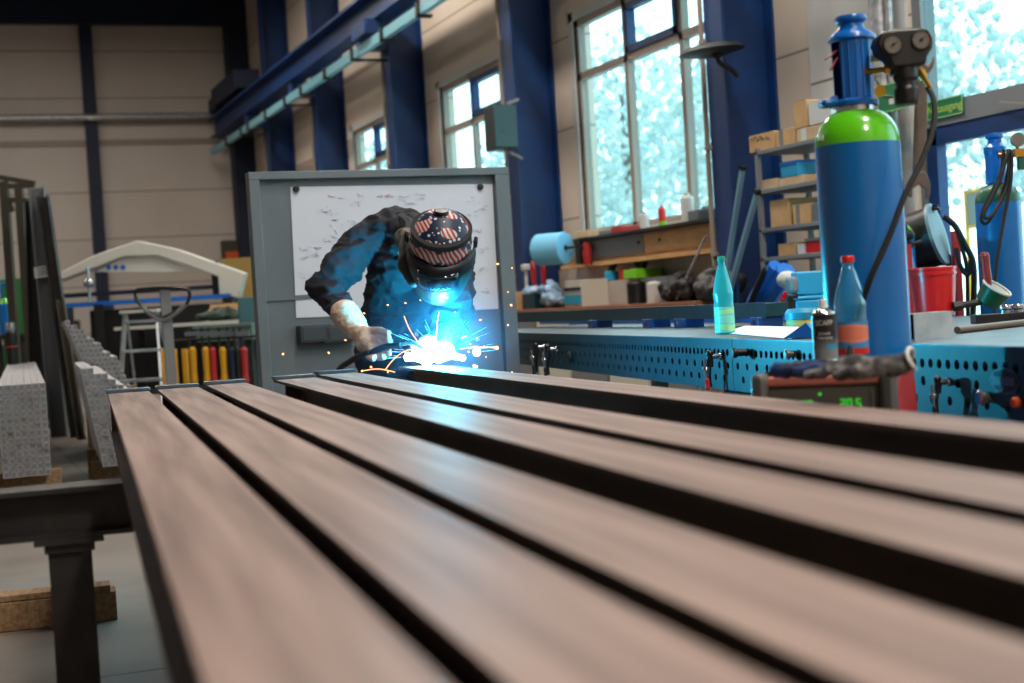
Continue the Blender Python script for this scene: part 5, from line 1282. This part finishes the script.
# A-frame rack
def post(mb, a, b_, w, h=None): mb.bar(a, b_, w, h or w)
rk = at(4, 440, 16.6); rk.z = 0
rack = thing('storage_rack', 'tall olive steel rack post with short arms at the left picture edge', 'rack', rk, ar)
k = 11.5/FPX
def rp(px, py, d=0): p = at(px, py, 16.6+d); v = p-rk; return Matrix.Rotation(-ar, 4, 'Z') @ v
m_ = MB(); a_ = rp(6, 182); m_.bar((a_.x, 0, 0), (a_.x, 0, a_.z), .085, .085); obj('post', m_, 'olive', rack)
m_ = MB(); m_.bar((a_.x, .5, 0), (a_.x, .5, a_.z), .085, .085); obj('post', m_, 'olive', rack)
for (p0, p1) in (((2, 178), (37, 184)), ((4, 187), (36, 186)), ((6, 200), (30, 201)), ((8, 196), (14, 212))):
    a_, b_ = rp(*p0), rp(*p1); obj('arm', MB().bar((a_.x, 0, a_.z), (b_.x, 0, b_.z), .055, .055), 'olive', rack)
obj('foot', MB().bb((-.15, -.2, 0), (.3, .7, .05)), 'olive', rack)
def leaner(px0, py0, px1, d, w, dep, lb, m='dark_steel', lab=None):
    A = at(px0, py0, d); B = at(px1, 450, d-.4); dd_ = B-A; B = A+dd_*((0-A.z)/dd_.z)
    t = thing('leaning_beam', lb, 'steel beam', B, 0, 'dark profiles leaning in the rack')
    V = A-B; L_ = V.length
    Tm = Matrix.Translation((0, 0, 0))
    y = V.normalized(); x = (cr2-y*cr2.dot(y)).normalized(); z = x.cross(y)
    T_ = Matrix((x, y, z)).transposed().to_4x4()
    mb = MB(T_); mb.bb((-w/2, 0, -.012), (w/2, L_, 0)); mb.bb((-w/2, 0, -.0), (-w/2+.012, L_, dep)); mb.bb((w/2-.012, 0, 0), (w/2, L_, dep))
    obj('profile', mb, m, t)
    if lab:
        mb = MB(T_); mb.bb((-w/2-.01, L_*.63, dep+.001), (w/2+.05, L_*.63+.12, dep+.004)); o = obj('paper_label', mb, 'framew', t)
        mb = MB(T_)
        for i in range(3): mb.bb((-w/2+.02, L_*.63+.03+.03*i, dep+.004), (w/2, L_*.63+.04+.03*i, dep+.006))
        obj('print', mb, 'black', o)
    return t
leaner(33, 200, 40, 16.4, .14, .07, 'black flat profile leaning in the rack, leftmost', 'black')
leaner(38, 188, 62, 16.1, .17, .08, 'dark grey profile with a white paper label leaning in the rack', mat('grey_profile', (112, 114, 118), .5, .3), True)
leaner(44, 197, 80, 15.9, .12, .08, 'dark profile leaning in the rack, rightmost beside the stepped bundle')
leaner(61, 300, 84, 15.5, .08, .05, 'short brown profile leaning against the stepped tube bundle', 'olive')
# blue canister and green machine
P = at(8, 330, 18.5); 
t = thing('green_machine', 'green machine housing behind the rack at the left edge', 'machine', Vector((P.x, P.y+.2, 0)), ar)
zt_ = at(20, 277, 18.5).z
obj('housing', MB().bb((-.1, .1, .1), (.45, .7, zt_)), 'pgreen', t, bevel=.02); obj('base', MB().bb((-.1, .1, 0), (.45, .7, .1)), 'black', t); obj('table_plate', MB().bb((-.15, -.3, 1.05), (.3, .1, 1.1)), 'dark_steel', t); obj('leg', MB().bb((-.1, -.25, 0), (-.02, -.17, 1.05)), 'dark_steel', t); obj('leg', MB().bb((.2, -.25, 0), (.28, -.17, 1.05)), 'dark_steel', t)
t = thing('blue_canister', 'small blue canister with a green neck beside the rack at the left edge', 'canister', at(7, 332, 18.4), ar); t.location.z = 1.102
obj('tank', MB().lathe([(0, 0), (.085, 0), (.09, .02), (.09, .36), (.07, .4)], seg=24), 'tank', t); obj('neck', MB().lathe([(.08, .38), (.06, .43), (.03, .45)], seg=20), 'green', t); obj('handle', MB().tube([(-.03, 0, .44), (-.03, 0, .6), (.03, 0, .62), (.05, 0, .5)], .02), 'tank', t)
# step ladder
DL = 15.0
lp = at(140, 400, DL); lp.z = 0
t = thing('step_ladder', 'small aluminium step ladder standing before the long machine', 'ladder', lp, ar)
def lo(px, py, d=DL): v = at(px, py, d)-lp; return Matrix.Rotation(-ar, 4, 'Z') @ v
tz = lo(130, 313).z
for sx_, x in ((-1, -.22), (1, .2)):
    obj('rail', MB().bar((x*1.15, -.02, 0), (x*.75, .3, tz), .025, .06), 'alu', t); obj('rear_leg', MB().bar((x*1.15+.05, .75, 0), (x*.75, .34, tz), .022, .04), 'alu', t)
for i in range(4):
    f_ = (i+.9)/4.2; x = .22*1.15-(.22*.4)*f_; obj('step', MB().bb((-x, -.02+.3*f_-.05, tz*f_-.015), (x, .3*f_+.08, tz*f_+.015)), 'alu', t, bevel=.004)
obj('top_platform', MB().bb((-.2, .2, tz), (.18, .45, tz+.03)), 'cream', t)
# pallet truck
DP = 13.0
pp = at(172, 382, DP); pp.z = 0
t = thing('pallet_truck', 'grey pallet truck with a looped black handle on its drawbar', 'pallet truck', pp, ar)
def lo2(px, py): v = at(px, py, DP)-pp; v = Matrix.Rotation(-ar, 4, 'Z') @ v; return v
a_ = lo2(164, 290)
obj('drawbar', MB().bar((0, 0, .12), (a_.x, .05, a_.z), .085, .05), 'grey', t)
def lp_(px, py): v = lo2(px, py); return Vector((v.x, -.02, v.z))
obj('loop_handle', MB().tube([lp_(163, 318), lp_(147, 310), lp_(138, 300), lp_(137, 291), lp_(145, 289), lp_(163, 288), lp_(183, 289), lp_(190, 291), lp_(189, 301), lp_(180, 310), lp_(164, 318)], .016), 'black', t)
obj('loop_stay', MB().tube([lp_(142, 304), lp_(150, 313), lp_(164, 320), lp_(178, 312), lp_(187, 304)], .019), 'grey', t)
obj('fork', MB().bb((-.27, .1, .05), (-.11, 1.2, .1)), 'olive', t); obj('fork', MB().bb((.11, .1, .05), (.27, 1.2, .1)), 'olive', t)
obj('pump', MB().bb((-.27, .0, .05), (.27, .12, .2)).cyl((0, -.06, .08), (0, -.06, .4), .05), 'olive', t)
obj('wheel', MB().cyl((-.09, -.06, .08), (-.03, -.06, .08), .08), 'black', t); obj('wheel', MB().cyl((.03, -.06, .08), (.09, -.06, .08), .08), 'black', t)
# long machine with cream gable arm and blue rails
DM = 19.0
pm_ = at(150, 380, DM); pm_.z = 0
t = thing('folding_machine', 'long machine with a cream roof-shaped arm over blue rails by the back wall', 'machine', pm_, ar)
def lm(px, py): v = Matrix.Rotation(-ar, 4, 'Z') @ (at(px, py, DM)-pm_); return (v.x, v.z)
out = [(57, 276), (98, 255), (140, 241), (178, 249), (246, 273), (240, 298), (221, 296), (220, 277), (196, 268), (160, 256), (125, 257), (98, 268), (60, 282)]
obj('gable_arm', MB().prism([lm(*p) for p in out][::-1], -.1, .18), 'cream', t, bevel=.015)
out = [(96, 272), (125, 258), (160, 257), (190, 270), (170, 272)]
obj('gable_panel', MB().prism([lm(*p) for p in out][::-1], -.02, .05), 'cream', t)
mk = MB()
for px in (110, 117, 124):
    x, z = lm(px, 267.5); mk.cyl((x, -.025, z), (x, -.02, z), .033, seg=14)
obj('blue_marks', mk, 'bluep', t)
x0, z0 = lm(62, 303); x1, z1 = lm(235, 296)
obj('rail', MB().bb((x0, -.3, z0-.07), (x1, -.2, z1+.03)), 'bluep', t); obj('rail', MB().bb((x0, .0, z0+.06), (x1, .1, z1+.16)), 'navy_paint', t)
xa, za = lm(212, 262); xb, zb = lm(221, 290)
obj('arm_column', MB().bb((xa, -.05, zb-.1), (xb, .15, za)), 'black', t)
for px in (64, 105, 232):
    x, z = lm(px, 300); obj('leg', MB().bb((x-.06, -.3, 0), (x+.06, .2, z0-.05)), 'blackm', t)
obj('bed', MB().bb((x0+.4, -.2, .25), (x1-.05, .5, z0-.12)), 'blackm', t, bevel=.02)
x, z = lm(94, 283); obj('adjusting_head', MB().ball((x, -.2, z), .07).cyl((x, -.2, z0), (x, -.2, z+.2), .02), 'chrome', t)
# tables behind, with clamps hanging
DB = 14.5
tb0 = at(245, 380, DB); tb0.z = 0
t = thing('steel_bench', 'steel bench with a grey-green front edge and hanging clamps left of the screen', 'bench', tb0, ar)
def lb2(px, py): v = Matrix.Rotation(-ar, 4, 'Z') @ (at(px, py, DB)-tb0); return (v.x, v.z)
xl, zl = lb2(196, 326); xr, zr = lb2(252, 326)
obj('bench_top', MB().bb((xl, 0, zl-.16), (xr, 1.0, zl-.02)).bb((xl-.03, -.03, zl-.03), (xr, 1.03, zl)), mat('bench_green_grey', (96, 120, 112), .5), t)
for x in (xl+.05, xr-.08):
    for y in (.05, .9): obj('leg', MB().bb((x, y, 0), (x+.06, y+.06, zl-.16)), 'dark_steel', t)
obj('clamp_rail', MB().cyl((xl-.25, -.1, zl-.13), (xr+.1, -.1, zl-.13), .015).bb((xl, -.1, zl-.14), (xl+.03, .0, zl-.12)).bb((xr-.1, -.1, zl-.14), (xr-.07, .0, zl-.12)), 'dark_steel', t)
BZ2 = zl
def bar_clamp(px, d, col, lb, top=336, bot=386):
    p = at(px, top, d); q = at(px, bot, d); P = Vector((p.x, p.y, q.z)); H = p.z-q.z
    c = thing('bar_clamp', lb, 'clamp', P, ar, 'bar clamps hanging in a row')
    obj('bar', MB().bb((-.012, -.005, 0), (.012, .005, H+.08)), 'dark_steel', c)
    obj('handle', MB().lathe([(0, .0), (.03, .01), (.036, .05), (.03, .12), (.036, H*.72), (.02, H*.78), (0, H*.78)], (.03, -.03, .0), seg=12), col, c)
    obj('jaw', MB().bb((-.03, -.05, H), (.09, .01, H+.04)), 'greyp', c)
    c['kk'] = 1; del c['kk']
for px, col, n in ((189, 'yellow', 'yellow-handled bar clamp, leftmost in the hanging row'), (202, 'yellow', 'yellow-handled bar clamp, second in the hanging row'), (209, 'redp', 'dark red bar clamp between the two yellow ones in the row'), (219, 'yellow', 'bright yellow bar clamp in the middle of the hanging row'), (228, 'navy_paint', 'small blue-grey bar clamp right of the bright yellow one'), (234, 'blackm', 'black-handled bar clamp near the screen in the row'), (240, 'redp', 'dark red bar clamp, rightmost in the hanging row by the screen')):
    bar_clamp(px, DB-.28, col, n)
for px, n in ((160, 'yellow post on the floor behind the pallet truck drawbar, left one'), (173, 'yellow post behind the drawbar, right one'), (184, 'yellow post standing right of the pallet truck')):
    p = at(px, 340, 16.5); c = thing('yellow_post', n, 'post', Vector((p.x, p.y, 0)), ar, 'yellow posts behind the pallet truck')
    obj('pole', MB().bb((-.03, -.03, .05), (.03, .03, at(px, 349, 16.5).z)), 'yellow', c, bevel=.008); obj('foot', MB().bb((-.06, -.06, 0), (.06, .06, .05)), 'black', c)
# long dark bench with white sheet, wood and hoses
DQ = 17.5
p = at(200, 330, DQ); t = thing('supply_table', 'dark table with a white sheet top behind the hanging clamps', 'table', Vector((p.x, p.y, 0)), ar)
zq = at(200, 322, DQ).z
obj('table_top', MB().bb((-1.0, 0, zq-.04), (.55, 1.0, zq)), 'framew', t)
for x in (-.95, .45):
    for y in (.05, .9): obj('leg', MB().bb((x, y, 0), (x+.06, y+.06, zq-.04)), 'blackm', t)
obj('lower_shelf', MB().bb((-.95, .05, .3), (.5, .95, .34)), 'dark_steel', t)
rag('cable_heap', 'dark green cable heap lying on the white table top', 'cable heap', 150, 300, 6.2, (.5, .7, .2), mat('dark_green_cable', (30, 50, 38), .6), 21, 1.0, 7)
o = [x for x in bpy.data.objects if x.name.startswith('cable_heap')][0]; p = at(224, 318, DQ+.4); o.location = (p.x, p.y, zq+.0); o.rotation_euler.z = PI/2+ar
p = at(226, 312, DQ+.8); t = thing('wood_offcuts', 'bundle of light wood offcuts on the white table top', 'wood', Vector((p.x, p.y, zq+.0)), ar)
for i in range(4): obj('board', MB().bb((-.25+.02*i, -.0, .052*i), (.3, .25, .05+.052*i)), 'woodl', t)
# yellow partition and teal cabinet left of the screen
DY = 21
p = at(238, 380, DY); t = thing('yellow_partition', 'dull yellow upright panel standing left of the screen edge', 'partition', Vector((p.x, p.y, 0)), ar)
zt_ = at(238, 258, DY).z; obj('panel', MB().bb((-.15, 0, .05), (.6, .05, zt_)), mat('dull_yellow', (150, 122, 60), .6), t); obj('foot', MB().bb((-.15, -.3, 0), (.6, .35, .05)), 'dark_steel', t)
DT = 15.6
p = at(245, 330, DT); t = thing('teal_cabinet', 'grey-teal cabinet partly hidden by the left edge of the screen', 'cabinet', Vector((p.x, p.y, 0)), ar)
zt_ = at(245, 297, DT).z; obj('cabinet_body', MB().bb((-.06, 0, .05), (.55, .5, zt_)), mat('grey_teal', (76, 108, 110), .5), t, bevel=.01); obj('door_panel', MB().bb((-.04, -.015, .1), (.53, 0, zt_-.03)), mat('grey_teal_d', (70, 112, 118), .5), t); obj('plinth', MB().bb((-.04, .02, 0), (.53, .48, .05)), 'black', t)
# wall box
p = onY(231, 253, YE-.12)
t = thing('wall_box', 'grey and red switch box hanging on the back wall left of the screen', 'switch box', p)
kk = 34/FPX
obj('housing', MB().bb((-.2, -.1, -.25), (.2, .1, .27)), 'olive', t, bevel=.02); obj('red_cover', MB().bb((-.14, -.13, -.18), (.14, -.1, .03)), 'orange', t); obj('conduit', MB().tube([(.22, 0, -.2), (.32, 0, -.0), (.22, 0, .25)], .025), 'dark_steel', t)
# dark clutter along the back wall
for i, (px, w_, h_, m_, lb) in enumerate(((60, .9, 1.3, 'blackm', 'dark low crate by the back wall under the cream arm, left'), (128, 1.1, 1.05, 'dark_steel', 'dark long crate by the back wall under the cream arm, middle'), (208, 1.0, 1.2, 'blackm', 'dark crate by the back wall under the cream arm, right'), (0, .7, .9, 'dark_steel', 'dark crate by the back wall behind the rack'))):
    p = at(px, 380, 29); t = thing('dark_crate', lb, 'crate', Vector((p.x, p.y, 0)), 0, 'dark crates by the back wall')
    obj('crate_body', MB().bb((-w_/2, 0, .1), (w_/2, .9, h_)), m_, t, bevel=.02)
    for k in range(3): obj('batten', MB().bb((-w_/2+k*w_/2-.05 if k else -w_/2, -.03, .1), (-w_/2+k*w_/2+.05 if k < 2 else w_/2, 0, h_)), 'olive', t)
    obj('skid', MB().bb((-w_/2, 0, 0), (w_/2, .15, .1)), 'wood', t); obj('skid', MB().bb((-w_/2, .75, 0), (w_/2, .9, .1)), 'wood', t)
# ================================================================== LIGHT
w = bpy.data.worlds.new('sky'); SC.world = w; w.use_nodes = True
bg = w.node_tree.nodes['Background']; bg.inputs[0].default_value = (.88, .96, 1, 1); bg.inputs[1].default_value = 4.8
def area(name, loc, rot, sx, sy, power, col, portal=False, spread=PI):
    l = bpy.data.lights.new(name, 'AREA'); l.shape = 'RECTANGLE'; l.size = sx; l.size_y = sy; l.energy = power; l.color = col; l.spread = spread
    o = bpy.data.objects.new(name, l); COL.objects.link(o); o.location = loc; o.rotation_euler = rot
    if portal: l.cycles.is_portal = True
    return o
for (a, b_, z0, z1) in ops:
    area('window_portal', (WX+.15, (a+b_)/2, (z0+z1)/2), (0, PI/2, 0), z1-z0, b_-a, 1, (1, 1, 1), True)
for X, Y, p in ((2.0, -3.5, 460), (3.4, 1.2, 320), (3.2, 4.8, 165), (4.4, 9, 220), (4.4, 14, 240), (4.2, 19, 190), (3, 25, 160), (-3, 12, 60), (-3, 19, 130), (-3, 25, 120), (1, 25, 120), (-8, 19, 60)):  # hall lamps; the nearest are unseen fill added to front-light cylinder and beams
    area('hall_lamp_and_fill', (X, Y, 7.3), (0, 0, 0), .5, 2.4, p, (1, .91, .82))
arc = bpy.data.lights.new('arc_light', 'POINT'); arc.energy = 120; arc.color = (.02, .6, .92); arc.shadow_soft_size = .02
ao = bpy.data.objects.new('arc_light', arc); COL.objects.link(ao); ao.location = at(440, 350, 6.5)
SC.view_settings.view_transform = 'Standard'; SC.view_settings.look = 'None'; SC.view_settings.gamma = 1; SC.view_settings.use_curve_mapping = False
SC.view_settings.exposure = 0.05
SC.cycles.max_bounces = 6; SC.cycles.diffuse_bounces = 3; SC.cycles.glossy_bounces = 3; SC.cycles.transparent_max_bounces = 12
SC.cycles.caustics_reflective = False; SC.cycles.caustics_refractive = False; SC.cycles.sample_clamp_indirect = 4
ao.location = at(452, 348, 6.44); ao.location.z += .06
